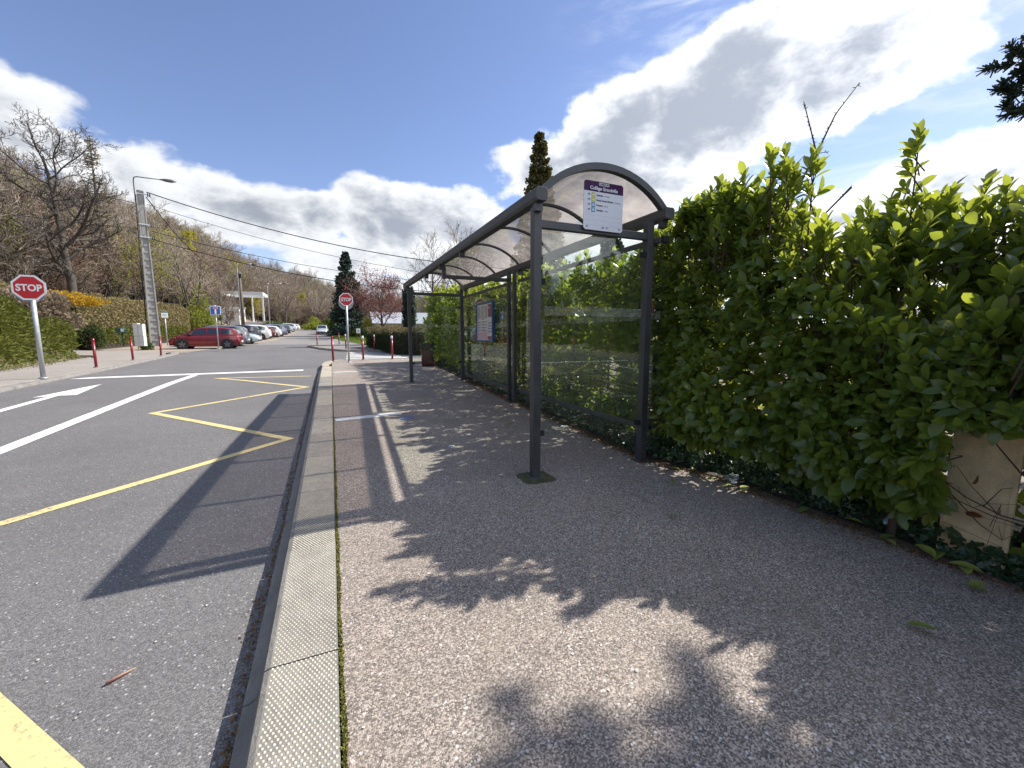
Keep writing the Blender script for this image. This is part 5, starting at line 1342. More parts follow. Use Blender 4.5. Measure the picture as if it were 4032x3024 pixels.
def blob_bush(name, loc, rx, ry, rz_, n, card, mat, label, seed, cat='shrub', group=None, tmpl=None, stems=True, hollow=.55, bias=(0, 0, .5), name2='foliage', spread=1.):
    rng = np.random.default_rng(seed); T = thing(name, loc, label, cat, group)
    nc = 26; cc = unit(rng.normal(size=(nc, 3))) * rng.uniform(.35, .8, (nc, 1)); cc[:, 2] = np.abs(cc[:, 2]) * .95
    k = rng.integers(0, nc, n); d = unit(rng.normal(size=(n, 3))); p = cc[k] + d * (rng.uniform(hollow, 1, (n, 1)) ** .5) * rng.uniform(.24, .34, (nc, 1))[k]
    p[:, 2] = np.abs(p[:, 2]); p = p * [rx, ry, rz_]
    V, F, rn = leaf_cards(p, card, rng, tmpl or (SPRIG_V, SPRIG_F), dirs=d + np.array(bias), spread=spread * .6)
    link(name2, np_mesh(name2, V, F, M[mat], rn), T)
    if stems:
        out = []
        for q in range(9):
            e = cc[q] * [rx, ry, rz_]; out.append((np.array([[e[0] * .15, e[1] * .15, -.1], e * .55, e]), np.array([.05, .035, .01]), 2))
        V, F = branches_to_mesh(out, sides=(4,)); link('stems', np_mesh('stems', V, F, M['bark']), T)
    return T
blob_bush('evergreen_bush', (-.1, 88, 2.0), 2.2, 2.5, 3.0, 4500, .22, 'bush', 'rounded green bush at the far end of the road', 60)
blob_bush('evergreen_bush', (1.2, 79, 1.7), 1.8, 2.4, 5.2, 6500, .24, 'bush', 'tall green bush left of the spruce behind the pale car', 61)
blob_bush('dark_shrub', (1.9, 70, 1.4), 2.0, 2.2, 2.8, 5000, .22, 'hedge_dark', 'dark evergreen shrub right beside the pale facing car', 62)
blob_bush('golden_shrub', (4.6, 60, 1.3), 1.1, 1.1, 2.6, 3500, .16, 'spring', 'golden green shrub left of the red-leaved tree', 63)
blob_bush('green_shrub', (3.3, 58, 1.1), 1.6, 1.3, 1.5, 3000, .16, 'bush', 'low green shrub behind the mesh fence', 64)
blob_bush('young_tree', (-13.2, 57, 1.9), 1.9, 1.9, 5.2, 4200, .16, 'spring', 'fresh yellow-green young tree behind the brown hedge', 65, 'tree')
blob_bush('yellow_shrub', (-4.0, 122, 3.2), 2.6, 2.4, 3.6, 2500, .24, 'spring', 'yellow-green shrub at the wood edge past the road bend', 66)
blob_bush('green_shrub', (-9.3, 86, 2.4), 2.6, 4, 2.0, 4000, .2, 'bush', 'green bushes on the bank under the white building', 67)
blob_bush('green_shrub', (-3.8, 108, 2.9), 2.8, 3, 1.8, 2500, .24, 'spring', 'low green growth at the bend of the road', 68)

# --- clipped hedges
def box_hedge(name, path, w, h, n, card, mat, label, seed, top=None, ground=None, cat='hedge', wav=.08, split=True):
    """foliage over the faces of a hedge following a path; path points carry z of the foot"""
    rng = np.random.default_rng(seed); T = thing(name, path[0], label, cat); O = np.array(path[0], float); P = np.array(path, float) - O
    seg = np.linalg.norm(np.diff(P[:, :2], axis=0), axis=1); cum = np.concatenate([[0], np.cumsum(seg)]); tot = cum[-1]
    def frame(s):
        i = np.clip(np.searchsorted(cum, s, side='right') - 1, 0, len(seg) - 1); u = (s - cum[i]) / seg[i]; p = P[i] + (P[i + 1] - P[i]) * u[:, None]; d = (P[i + 1] - P[i])[:, :2] / seg[i][:, None]
        return p, np.stack([-d[:, 1], d[:, 0], 0 * d[:, 0]], 1)
    area = np.array([h * tot, h * tot, w * tot, h * w, h * w]); f = rng.choice(5, n, p=area / area.sum()); s = rng.random(n) * tot; a = rng.random(n); b = rng.random(n)
    s = np.where(f == 3, 0, np.where(f == 4, tot, s)); p, nr = frame(s); hh = h * (1 + wav * np.sin(s * 1.9 + seed) * .6 + wav * np.sin(s * 5.3) * .4)
    off = np.where(f == 0, -w / 2, np.where(f == 1, w / 2, (a - .5) * w)); zz_ = np.where(f == 2, hh, b * hh)
    dpt = rng.random(n) ** 2 * .16 + .03 * np.sin(s * 9 + zz_ * 7)
    off = np.where(f < 2, off - np.sign(off) * dpt, off); zz_ = np.where(f == 2, zz_ - dpt, zz_)
    tang = np.stack([nr[:, 1], -nr[:, 0], 0 * nr[:, 0]], 1); p = p + nr * off[:, None] + np.array([0, 0, 1]) * zz_[:, None] + tang * np.where(f == 3, -1, np.where(f == 4, 1, 0))[:, None] * -(dpt - .1)[:, None]
    out = nr * np.where(f == 0, -1, np.where(f == 1, 1, 0))[:, None] + np.array([0, 0, 1.]) * np.where(f == 2, 1, 0)[:, None]
    istop = zz_ > hh - .28
    def mk(sel, m, nm):
        V, F, rn = leaf_cards(p[sel], card, rng, (SPRIG_V, SPRIG_F), dirs=out[sel] * .5 + [0, 0, .35], spread=.6); link(nm, np_mesh(nm, V, F, M[m], rn), T)
    if top: mk(~istop, mat, 'foliage'); mk(istop, top, 'top_growth')
    else: mk(np.ones(n, bool), mat, 'foliage')
    # woody inside
    st = []
    for k in range(int(tot / .35)):
        q, _n = frame(np.array([k * .35 + .1])); q = q[0]; st.append((np.array([q + [0, 0, -.1], q + [rng.normal() * .1, rng.normal() * .1, h * .5], q + [rng.normal() * .15, rng.normal() * .15, h * .9]]), np.array([.03, .02, .008]), 2))
    V, F = branches_to_mesh(st, sides=(4,)); link('stems', np_mesh('stems', V, F, M['bark']), T)
    core = MB()  # solid dark box, added inside the leaves to stop light leaking through
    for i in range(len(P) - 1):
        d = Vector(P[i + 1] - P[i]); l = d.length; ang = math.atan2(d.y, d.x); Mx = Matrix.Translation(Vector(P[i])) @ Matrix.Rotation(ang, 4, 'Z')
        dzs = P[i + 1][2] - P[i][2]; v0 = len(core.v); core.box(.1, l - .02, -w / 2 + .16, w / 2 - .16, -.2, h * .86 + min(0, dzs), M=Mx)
    core.build('dark_core_box', M['core'], T)
    return T
M['core'] = paint('dark_core_fill', (.035, .028, .018), .95, var=.3, scale=9, bump=1.)  # dark filler colour of the added core boxes
box_hedge('clipped_hedge', [(2.9, 32.6, g(32.6) - .1), (3.7, 24.3, g(24.3) - .1), (5.2, 22.9, g(22.9) - .1), (13, 22.0, g(22) - .1)], 1.1, 1.42, 26000, .075, 'hedge_dark', 'clipped dark hedge with brownish top beyond the zebra crossing', 71, 'hedge_tip')
box_hedge('brown_hedge', [(-15.6, 36, 1.0), (-15.1, 44, 1.1), (-14.4, 54, 1.3)], 1.3, 3.1, 30000, .12, 'hedge_brown', 'tall dry brown-green clipped hedge behind the red hatchback', 72, cat='hedge', wav=.11)
box_hedge('brown_hedge', [(-17.6, 33.9, 1.7), (-15.8, 34.2, 1.1)], 1.4, 3.0, 8000, .12, 'hedge_brown', 'short dry hedge stub left of the concrete pole, dark on its near end', 73, cat='hedge', wav=.11)
box_hedge('green_verge_hedge', [(-14.3, 34.6, .85), (-13.9, 52, 1.4)], .9, 1.0, 9000, .12, 'juniper', 'low olive hedge right behind the parked cars', 74, wav=.12)

# --- juniper bank left
def juniper_bank():
    rng = np.random.default_rng(80); T = thing('juniper_bank', (-11, 18, .6), 'spreading olive-green juniper covering the bank behind the left pavement', 'shrub')
    O = np.array([-11, 18, .6]); n = 62000; y = rng.uniform(8, 30.5, n); u = rng.random(n); dl = .35 + u * 6.5
    x = left_edge(y) - dl; lim = np.interp(y, [8, 20, 26, 30.5], [7, 6.5, 4.0, 1.2]); ok = dl < lim; x, y, dl = x[ok], y[ok], dl[ok]; n = len(x); lim = lim[ok]
    top = 1.5 * (1 - np.exp(-dl * 1.1)) * np.interp(dl / lim, [0, .6, 1], [1, 1, .5]) + .22 * np.sin(x * 2.1 + y * .7) + .2 * np.sin(y * 1.6 - x) + .12 * np.sin(y * 4.1 + x * 3)
    zt = terrain_z(x, y); z = zt + np.maximum(.05, top * (1 - .5 * rng.random(n) ** 2.2)) ; z = np.where(rng.random(n) < .25, zt + rng.random(n) * top, z)
    d = np.stack([.55 + 0 * x, .25 * np.sin(y * 3), .12 + 0 * x], 1)
    V, F, rn = leaf_cards(np.stack([x, y, z], 1) - O, .20, rng, (SPRIG_V * [.34, 1, 1], SPRIG_F), dirs=d, spread=.38)
    link('foliage', np_mesh('foliage', V, F, M['juniper'], rn), T)
juniper_bank()
def verge_grass():
    rng = np.random.default_rng(81); n = 9000; y = rng.uniform(9, 29, n); x = left_edge(y) - .06 - rng.random(n) * .55
    p = np.stack([x, y, terrain_z(x, y)], 1); V, F, rn = leaf_cards(p, .075, rng, (CARD_V * [.16, 1, 1], CARD_F), bias=(0, 0, 1.2), spread=.5)
    tag(link('verge_grass', np_mesh('verge_grass', V, F, M['grass'], rn)), 'short grass along the left pavement edging', 'grass', kind='stuff')
    n = 1500; y = rng.uniform(9, 28, n); x = left_edge(y) + .12 - rng.random(n) * .9; p = np.stack([x, y, np.maximum(terrain_z(x, y), np.interp(y, PY, PZ) - .06) + .012], 1)
    V, F, rn = leaf_cards(p, .05, rng, (SPRIG_V, SPRIG_F), bias=(0, 0, 0)); tag(link('dead_leaves', np_mesh('dead_leaves', V, F, M['dry'], rn)), 'dry beige leaves strewn along the left verge', 'leaves', kind='stuff')
    n = 26000; x = rng.uniform(-.3, 14, n); y = rng.uniform(29, 62, n); xe = np.interp(y, [29.2, 32, 38, 46, 52, 62], [3.8, 3.3, 2.3, 1.0, .55, .15]); ok = x > xe; x, y = x[ok], y[ok]
    p = np.stack([x, y, np.interp(y, PY, PZ) - .02], 1); V, F, rn = leaf_cards(p, .11, rng, (CARD_V * [.3, 1, 1], CARD_F), bias=(0, 0, 1.2), spread=.5)
    tag(link('lawn_grass', np_mesh('lawn_grass', V, F, M['grass'], rn)), 'bright green lawn grass beyond the crossing', 'grass', kind='stuff')
verge_grass()
blob_bush('forsythia', (-15.6, 33.2, 3.35), 3.6, 1.1, .85, 4200, .12, 'forsythia', 'forsythia in full orange-yellow bloom above the juniper bank', 90, bias=(0, 0, 1))
blob_bush('dry_shrub', (-14.2, 28.5, 1.9), 3.3, 2.2, 2.2, 9000, .15, 'dry', 'pale brown leafless thicket below the forsythia', 91)
blob_bush('dry_shrub', (-15.6, 31.4, 1.6), 2.4, 1.6, 2.5, 6000, .15, 'hedge_brown', 'brown rose thicket left of the clipped brown hedge', 92)
blob_bush('olive_conifer', (-18.2, 27.0, 3.2), 2.6, 2.0, 2.9, 6500, .18, 'juniper', 'rounded olive conifer at the left edge above the nearer STOP sign', 93)
blob_bush('grey_green_shrub', (-14.6, 33.0, 1.3), .9, .8, 2.3, 2600, .11, 'bush', 'grey-green shrub before the dark end of the brown hedge', 94)
blob_bush('dark_shrub', (-13.7, 33.9, .8), .9, .8, 1.7, 2500, .12, 'hedge_dark', 'dark shrub behind the green letter box', 95)
blob_bush('green_shrub', (-11.1, 34.2, .6), .45, .35, .55, 500, .09, 'bush', 'small weed tuft at the foot of the concrete pole', 96, 'plant')

# ------------------------------------------------------------------ laurel hedge
def hedge_top(y):
    return np.interp(y, [-4, .8, 1.05, 1.3, 1.7, 2.1, 2.3, 2.6, 3.0, 3.35, 3.8, 4.2, 5, 7, 10, 13, 15.6], [1.9, 1.85, 1.55, 1.42, 1.50, 1.78, 2.12, 2.52, 2.72, 2.70, 2.45, 2.32, 2.33, 2.4, 2.5, 2.75, 2.85])
def hedge_face(y, z):
    b = np.interp(y, [-4, .5, 1.5, 2.5, 3.3, 4, 16], [3.85, 3.78, 3.68, 3.60, 3.55, 3.50, 3.42])
    return b - .20 * np.exp(-((z - .85) / .45) ** 2) + .45 * np.clip(.50 - z, 0, .5) + .05 * np.clip(z - 1.5, 0, 1.4) + .08 * np.sin(y * 3.1 + z * 2.3) + .05 * np.sin(y * 7.7 - z * 4.1)
def HEM(y): return .38 + .07 * math.sin(y * 2.7) if y < 3.6 else .30
def laurel():
    rng = np.random.default_rng(100); O = np.array([4.0, 6., .2])
    T = thing('laurel_hedge', tuple(O), 'tall glossy cherry laurel hedge running behind and right of the bus shelter', 'hedge')
    P_, D_, U_, S_ = [], [], [], []; stems = []
    def shoot(p, d, L, nl, size, whorl=50):
        """a leafy shoot: alternate leaves around the stem, most towards the tip"""
        d = d / np.linalg.norm(d); a = np.cross(d, [.2, .3, 1.]); a /= np.linalg.norm(a); b = np.cross(d, a); ph = rng.uniform(0, 6.28)
        for i in range(nl):
            t = .25 + .75 * (i + .5) / nl; an = ph + i * 2.4; w = rad(whorl) * (1.15 - .55 * t) * rng.uniform(.8, 1.2)
            ld = d * math.cos(w) + (a * math.cos(an) + b * math.sin(an)) * math.sin(w); ld = ld + [0, 0, -.10 if d[2] < .7 else 0]
            P_.append(p + d * L * t); D_.append(ld); U_.append(d + rng.normal(size=3) * .25 + [0, 0, .35]); S_.append(size * rng.uniform(.62, 1.25))
        stems.append((np.array([p - d * .12, p + d * L * .5, p + d * L]), np.array([.006, .0045, .0025]), 2))
    near = lambda y: y < 4.2
    # face
    for y0, y1, n, nl, sz in ((-3.5, 0.3, 420, 7, .14), (.3, 4.2, 2200, 8, .112), (4.2, 10.5, 1450, 7, .125), (10.5, 15.6, 650, 7, .14)):
        for _ in range(n):
            y = rng.uniform(y0, y1); zt_ = hedge_top(y); z = g(y) + HEM(y) + (zt_ - g(y) - HEM(y) + .04) * rng.random(); f = hedge_face(y, z); dp = rng.random() ** 1.5 * .42
            p = np.array([f + dp, y, z]); d = np.array([-1.0, rng.normal() * .5, .15 + .55 * (z - 1.2) + rng.normal() * .35]); shoot(p, d, .20, nl, sz)
    # top and back
    for y0, y1, n, nl, sz in ((-3.5, .3, 120, 7, .14), (.3, 4.2, 520, 8, .13), (4.2, 10.5, 330, 7, .14), (10.5, 15.6, 220, 7, .15)):
        for _ in range(n):
            y = rng.uniform(y0, y1); x = rng.uniform(3.45, 4.8); zt_ = hedge_top(y) + (.72 if y < 2.0 else .72 - .82 * min(1, (y - 2.0) / .5)) * (x - 3.5) + .14 * math.sin(y * 4.3 + x * 3) - rng.random() ** 1.3 * .55
            shoot(np.array([x, y, zt_]), np.array([rng.normal() * .3 - .1, rng.normal() * .3, 1.]), .24, nl + 1, sz * .92, 34)
    for _ in range(520):
        y = rng.uniform(-3.5, 15.6); z = rng.uniform(.3, hedge_top(y)); shoot(np.array([4.75 + rng.normal() * .1, y, z]), np.array([1, rng.normal() * .5, .4]), .22, 6, .13)
    for _ in range(420):
        z = rng.uniform(.5, 2.95); shoot(np.array([rng.uniform(3.4, 4.9), 15.7 + rng.normal() * .1, z]), np.array([rng.normal() * .4, 1, .4]), .22, 7, .14)
        shoot(np.array([rng.uniform(3.45, 4.9), 15.2 + rng.normal() * .2, z]), np.array([-.6 + rng.normal() * .4, .2, .4]), .22, 7, .14)
    for _ in range(1500):
        y = rng.uniform(-3.3, 15.2); x = rng.uniform(3.75, 4.6); z = g(y) + .05 + (hedge_top(y) + (.7 * max(0, x - 3.8) if y < 2 else 0) - g(y) - .25) * rng.random(); shoot(np.array([x, y, z]), rng.normal(size=3) + [-.4, 0, .4], .16, 6, .125)
    for _ in range(330):
        x = rng.uniform(4.2, 4.9); shoot(np.array([x, rng.uniform(.5, 2.2), rng.uniform(1.45, 2.22)]), rng.normal(size=3) * .6 + [-.3, 0, .8], .16, 7, .13)
    # tall leaders
    def leader(x, y, z0, L, lean=(0, 0), n=14, size=.135, side=4):
        d = np.array([lean[0], lean[1], 1.]); d /= np.linalg.norm(d); p = np.array([x, y, z0])
        m = max(2, int(L / .13))
        for k in range(m):
            t = k / m; q = p + d * L * t
            for _ in range(2):
                a = rng.uniform(0, 6.28); e = d * 1.1 + np.array([math.cos(a), math.sin(a), 0]) * .7; shoot(q, e, .13, 6, size * .9, 40)
        shoot(p + d * (L - .14), d, .22, 10, size * .92, 27); stems.append((np.array([p - d * .4, p + d * L * .5, p + d * L]), np.array([.008, .006, .0035]), 1))
    LD = [(3.50 + .28 * rng.random(), 2.30 + 1.15 * k / 17, 2.50 + .12 * rng.random(), .14 + .24 * rng.random(), (rng.normal() * .12, rng.normal() * .12)) for k in range(18)]
    LD += [(4.5, 1.93, 2.2, .88, (.06, .02)), (4.52, 1.84, 2.15, .46, (.25, -.2)), (4.5, 2.1, 2.15, .46, (-.1, .25)), (4.5, 2.0, 2.2, .36, (-.2, .1)), (4.5, 1.75, 2.1, .30, (.1, -.1)),
           (4.55, 1.24, 2.15, .48, (.1, -.25)), (4.55, 1.04, 2.1, .62, (.15, -.25)), (4.5, 1.5, 2.05, .32, (-.05, -.1)), (4.5, .85, 2.1, .6, (0, -.1)), (4.6, 1.4, 2.1, .4, (.1, .1)), (4.6, 2.25, 2.1, .35, (0, 0)), (4.1, .3, 1.95, .5, (0, 0)), (3.9, 2.0, 2.05, .24, (0, 0)), (3.7, 2.12, 2.1, .22, (0, 0)), (3.55, 2.2, 2.2, .25, (0, .1)),
           (3.6, 3.6, 2.42, .2, (0, 0)), (3.6, 3.95, 2.3, .25, (0, 0))] + [(3.62 + .12 * rng.random(), 4.3 + k * .62, float(hedge_top(4.3 + k * .62)) + .02, .18 + .16 * rng.random(), (rng.normal() * .1, rng.normal() * .1)) for k in range(18)]
    for x, y, z0, L, le in LD:
        leader(x, y, z0, L, le)
    # drooping sprays low at the front
    for _ in range(260):
        y = rng.uniform(.6, 3.6); z = HEM(y) + rng.uniform(.06, .45); f = hedge_face(y, z) - rng.random() * .10 + .05; shoot(np.array([f, y, z]), np.array([-1, rng.normal() * .5, -.35 + rng.normal() * .2]), .18, 8, .135)
    P_ = np.array(P_); D_ = np.array(D_); U_ = np.array(U_); S_ = np.array(S_)
    # keep the glass and the posts clear
    bad = (P_[:, 0] < 3.32) & (P_[:, 1] > 3.25) & (P_[:, 1] < 10.4); k = ~bad; P_, D_, U_, S_ = P_[k], D_[k], U_[k], S_[k]
    rnd = rng.random(len(P_)); R_ = frames(unit(D_), U_); isnear = P_[:, 1] < 4.6
    # the 300 leaves that show largest are parts of their own
    dist = np.linalg.norm(P_ - [0, 0, 1.5], axis=1); tq = 3.64 / P_[:, 0]; yq = P_[:, 1] * tq; zq = 1.5 + (P_[:, 2] - 1.5) * tq; clear = ~((P_[:, 0] < 3.76) & (yq > .62) & (yq < 1.28) & (zq < .95)); P_, D_, U_, S_, rnd, R_, isnear, dist = (q[clear] for q in (P_, D_, U_, S_, rnd, R_, isnear, dist))
    front = (P_[:, 0] < hedge_face(P_[:, 1], P_[:, 2]) + .02) & (P_[:, 1] > .75) & (P_[:, 1] < 3.3) & (P_[:, 2] > .3)
    idx = np.where(front)[0]; idx = idx[np.argsort(dist[idx])][:300]; sing = np.zeros(len(P_), bool); sing[idx] = True
    meshes = []
    for q in range(5):
        V = LAUREL_V.copy(); V[:, 2] += (q - 2) * .06 * V[:, 1] ** 2; V[:, 0] *= 1 + .08 * (q - 2)
        meshes.append(np_mesh('leaf', V, LAUREL_F, M['laurel'], np.full(len(V), [.1, .35, .6, .8, .95][q]), True))
    for i in idx:
        o = link('leaf', meshes[int(rnd[i] * 5) % 5], T); Mx = Matrix([list(R_[i][r]) + [0] for r in range(3)] + [[0, 0, 0, 1]])
        o.matrix_local = Matrix.Translation(Vector(P_[i] - O)) @ Mx @ Matrix.Scale(S_[i], 4)
    for sel, tv, tf, nm in ((isnear & ~sing, LAUREL_V, LAUREL_F, 'near_foliage'), (~isnear, LAURELS_V, LAURELS_F, 'far_foliage')):
        V, F, rn = scatter(tv, tf, P_[sel] - O, R_[sel], S_[sel], rnd[sel]); o = link(nm, np_mesh(nm, V, F, M['laurel'], rn, True), T); o['kind'] = 'stuff'
    # reddish old leaves at the lower right
    n = 11; p = np.stack([3.58 + rng.random(n) * .14, rng.uniform(.75, 1.5, n), rng.uniform(.35, 1.35, n)], 1) - O
    V, F, rn = scatter(LAUREL_V, LAUREL_F, p, frames(unit(rng.normal(size=(n, 3)) * .6 + [-.6, 0, -.2]), rng.normal(size=(n, 3)) + [-1, 0, 1]), np.full(n, .085), rng.random(n))
    o = link('old_leaves', np_mesh('old_leaves', V, F, M['laurel_old'], rn, True), T); o['kind'] = 'stuff'; o['label'] = 'reddish old leaves'
    # framework of branches
    for k in range(90):
        y = -3.4 + k * .212; x = 4.05 + rng.normal() * .12; zt_ = hedge_top(y); st = [np.array([x, y, g(y) - .1])]
        for q in range(4): st.append(st[-1] + np.array([rng.normal() * .10, rng.normal() * .12, (zt_ - g(y)) / 4.4]))
        stems.append((np.array(st), np.array([.03, .025, .018, .012, .006]), 1))
        for q in range(7):
            b = st[rng.integers(0, 4)] + [0, 0, rng.random() * .4]; e = np.array([hedge_face(y, b[2]) + .12, y + rng.normal() * .25, b[2] + .25 + rng.random() * .2]); stems.append((np.array([b, (b + e) / 2 + [0, 0, -.03], e]), np.array([.010, .008, .004]), 2))
    def off_board(a):
        p = a[-1]; t = 3.64 / p[0]; y_ = p[1] * t; z_ = 1.5 + (p[2] - 1.5) * t; return not (p[0] < 4.3 and .5 < y_ < 1.42 and z_ < 1.05)
    stems = [(a - O, r_, d_) for a, r_, d_ in stems if off_board(a)]; V, F = branches_to_mesh(stems, sides=(5, 5, 3)); o = link('branches', np_mesh('branches', V, F, M['stem']), T); o['kind'] = 'stuff'
    return T
laurel()

def bare_saplings():
    T = thing('leafless_sapling', (4.7, 2.45, .1), 'leafless forked sapling sticking up through the laurel hedge', 'tree')
    rng = np.random.default_rng(7); out = []
    def stick(pts, r0, r1, spurs=16):
        pts = np.array(pts, float); out.append((pts, np.linspace(r0, r1, len(pts)), 1))
        for _ in range(spurs):
            t = rng.random() * (len(pts) - 1); i = min(int(t), len(pts) - 2); b = pts[i] + (pts[i + 1] - pts[i]) * (t - i); d = unit(rng.normal(size=3) + [0, 0, .6]); out.append((np.array([b, b + d * .028]), np.array([.0045, .002]), 2))
    O = np.array([4.7, 2.45, .1])
    def px(p): return np.array(p) - O
    stick([px(SAP['fork_base']), px(SAP['mid'])], .014, .011, 10)
    stick([px((4.7, 2.5, .1)), px((4.72, 2.5, 1.4)), px(SAP['fork_base'])], .03, .015, 0)
    stick([px(SAP['mid']), px(SAP['l1']), px(SAP['ltip'])], .009, .004, 22); stick([px(SAP['mid']), px(SAP['r1']), px(SAP['rtip'])], .010, .003, 22)
    stick([px(SAP['mid'] ), px(SAP['s1'])], .004, .002, 3)
    stick([px(SAP['fork_base']), px(SAP['stub1'])], .014, .010, 8); stick([px(SAP['fork_base']), px(SAP['stub2m'])], .016, .013, 4)
    V, F = branches_to_mesh(out, sides=(6, 6, 4)); link('limbs', np_mesh('limbs', V, F, M['bark']), T)
    T = thing('cut_branch', (4.7, 2.1, .1), 'dark cut branch slanting up out of the laurel hedge', 'tree'); O = np.array([4.7, 2.1, .1]); out.clear()
    stick([px((4.7, 2.1, .1)), px((4.72, 2.15, 1.6)), px(SAP['c0']), px(SAP['c1'])], .024, .012, 14)
    V, F = branches_to_mesh(out, sides=(6, 6, 4)); link('limbs', np_mesh('limbs', V, F, M['bark_dk']), T)
SAP = dict(fork_base=(4.550,3.034,2.830),mid=(4.550,2.754,3.306),l1=(4.550,2.820,3.537),ltip=(4.550,2.920,3.872),r1=(4.550,2.608,3.608),rtip=(4.550,2.426,3.796),s1=(4.550,2.637,3.280),stub1=(4.550,3.074,3.183),stub2m=(4.550,2.901,2.826),c0=(4.550,2.711,2.621),c1=(4.550,2.416,2.879))
bare_saplings()

# ------------------------------------------------------------------ ivy, board, vines, litter
def ivy():
    rng = np.random.default_rng(120); n = 15000; y = np.concatenate([rng.uniform(-1, 4, 8500), rng.uniform(4, 14.5, 6500)])
    edge = np.interp(y, [-1, .3, .84, 1.3, 2.1, 2.75, 3.2, 3.45, 10, 14], [3.76, 3.74, 3.70, 3.68, 3.60, 3.53, 3.36, 3.22, 3.20, 3.26])
    u = rng.random(n); x = edge + u ** 1.2 * .75; x = x - (rng.random(n) < .07) * rng.random(n) * .10
    h = .06 + .20 * np.clip((x - edge) * 3, 0, 1) + .04 * np.sin(y * 6) + .03 * np.sin(y * 17 + x * 9); z = np.interp(y, PY, PZ) + .01 + rng.random(n) ** .6 * h
    lf = (x > 3.50) & (y > .7) & (y < 1.32) & (z > .16)
    m2 = 190; yb = rng.uniform(.78, 1.30, m2); pb = np.stack([3.60 + .04 * rng.random(m2), yb, np.interp(yb, PY, PZ) + .02 + .13 * rng.random(m2) ** 1.8 * (1.4 - np.abs(yb - 1.25))], 1)
    p = np.concatenate([np.stack([x, y, z], 1)[~lf], pb]); n = len(p); nrm = rng.normal(size=(n, 3)) * .45 + [-.65, 0, .8]; d = np.cross(unit(nrm), rng.normal(size=(n, 3)))
    V, F, rn = scatter(IVY_V, IVY_F, p, frames(unit(d), nrm), rng.uniform(.032, .058, n), rng.random(n))
    tag(link('ivy', np_mesh('ivy', V, F, M['ivy'], rn)), 'dark ivy carpet at the foot of the laurel hedge', 'ivy', kind='stuff')
    # dirt and debris along the edge
    n = 11000; y = rng.uniform(-.5, 10, n) ; e = np.interp(y, [-1, .3, .84, 1.3, 2.1, 2.75, 3.2, 3.45, 10, 14], [3.74, 3.70, 3.64, 3.60, 3.52, 3.45, 3.25, 3.17, 3.14, 3.2]); x = e + .01 - np.abs(rng.normal(size=n)) * .075
    p = np.stack([x, y, np.interp(y, PY, PZ) + .004], 1); V, F, rn = leaf_cards(p, .017, rng, (SPRIG_V, SPRIG_F), bias=(0, 0, 0)); 
    tag(link('plant_debris', np_mesh('plant_debris', V, F, M['leaf_brown'], rn)), 'brown crumbled plant debris along the pavement edge', 'debris', kind='stuff')
ivy()

def board():
    T = thing('wooden_board', (3.66, 1.24, g(1.2)), 'pale plywood board standing on edge in the hedge at the right', 'board')
    T.rotation_euler = (0, rad(3), rad(-4))
    b = MB(); b.box(0, .018, -.31, 0, 0, .86); b.build('panel', M['wood_board'], T, bevel=.003)
    for a, c, d, e in ((-.31, 0, .835, .86), (-.022, 0, .0, .833), (-.31, -.29, .0, .833)):
        b = MB(); b.box(-.006, -.0005, a, c, d, e); b.build('edging_strip', M['wood_board'], T)
board()
def vines():
    rng = np.random.default_rng(130); T = thing('bare_vine', (3.6, 1.0, .3), 'brown bare twigs crossing in front of the plywood board', 'plant'); out = []; O = np.array([3.6, 1.0, .3])
    def st(pts, r=.004): out.append((np.array(pts, float) - O, np.linspace(r, r * .5, len(pts)), 1))
    st([(3.62, .80, .42), (3.56, .95, .44), (3.55, 1.10, .50), (3.57, 1.24, .58), (3.6, 1.36, .66)], .005); st([(3.60, .80, .40), (3.54, .98, .43), (3.54, 1.14, .47), (3.58, 1.35, .50)], .004)
    st([(3.56, .96, .44), (3.54, 1.08, .58), (3.56, 1.16, .68)], .003); st([(3.60, .82, .62), (3.55, .90, .72), (3.57, 1.0, .84), (3.58, 1.04, .90)], .006); st([(3.56, .89, .71), (3.56, .86, .84)], .004)
    st([(3.55, 1.16, .49), (3.53, 1.02, .36), (3.55, .93, .30), (3.56, .88, .36)], .0035); st([(3.55, .93, .30), (3.54, .95, .38)], .002); st([(3.54, 1.02, .47), (3.55, .96, .60), (3.56, .92, .62)], .003)
    for _ in range(5):
        a = np.array([3.53 + rng.random() * .05, rng.uniform(.8, 1.35), rng.uniform(.3, .6)]); st([a, a + [0, rng.normal() * .10, rng.normal() * .06], a + [0, rng.normal() * .18, rng.normal() * .12]], .002)
    V, F = branches_to_mesh(out, sides=(5, 5, 4)); link('twigs', np_mesh('twigs', V, F, M['stem']), T)
vines()

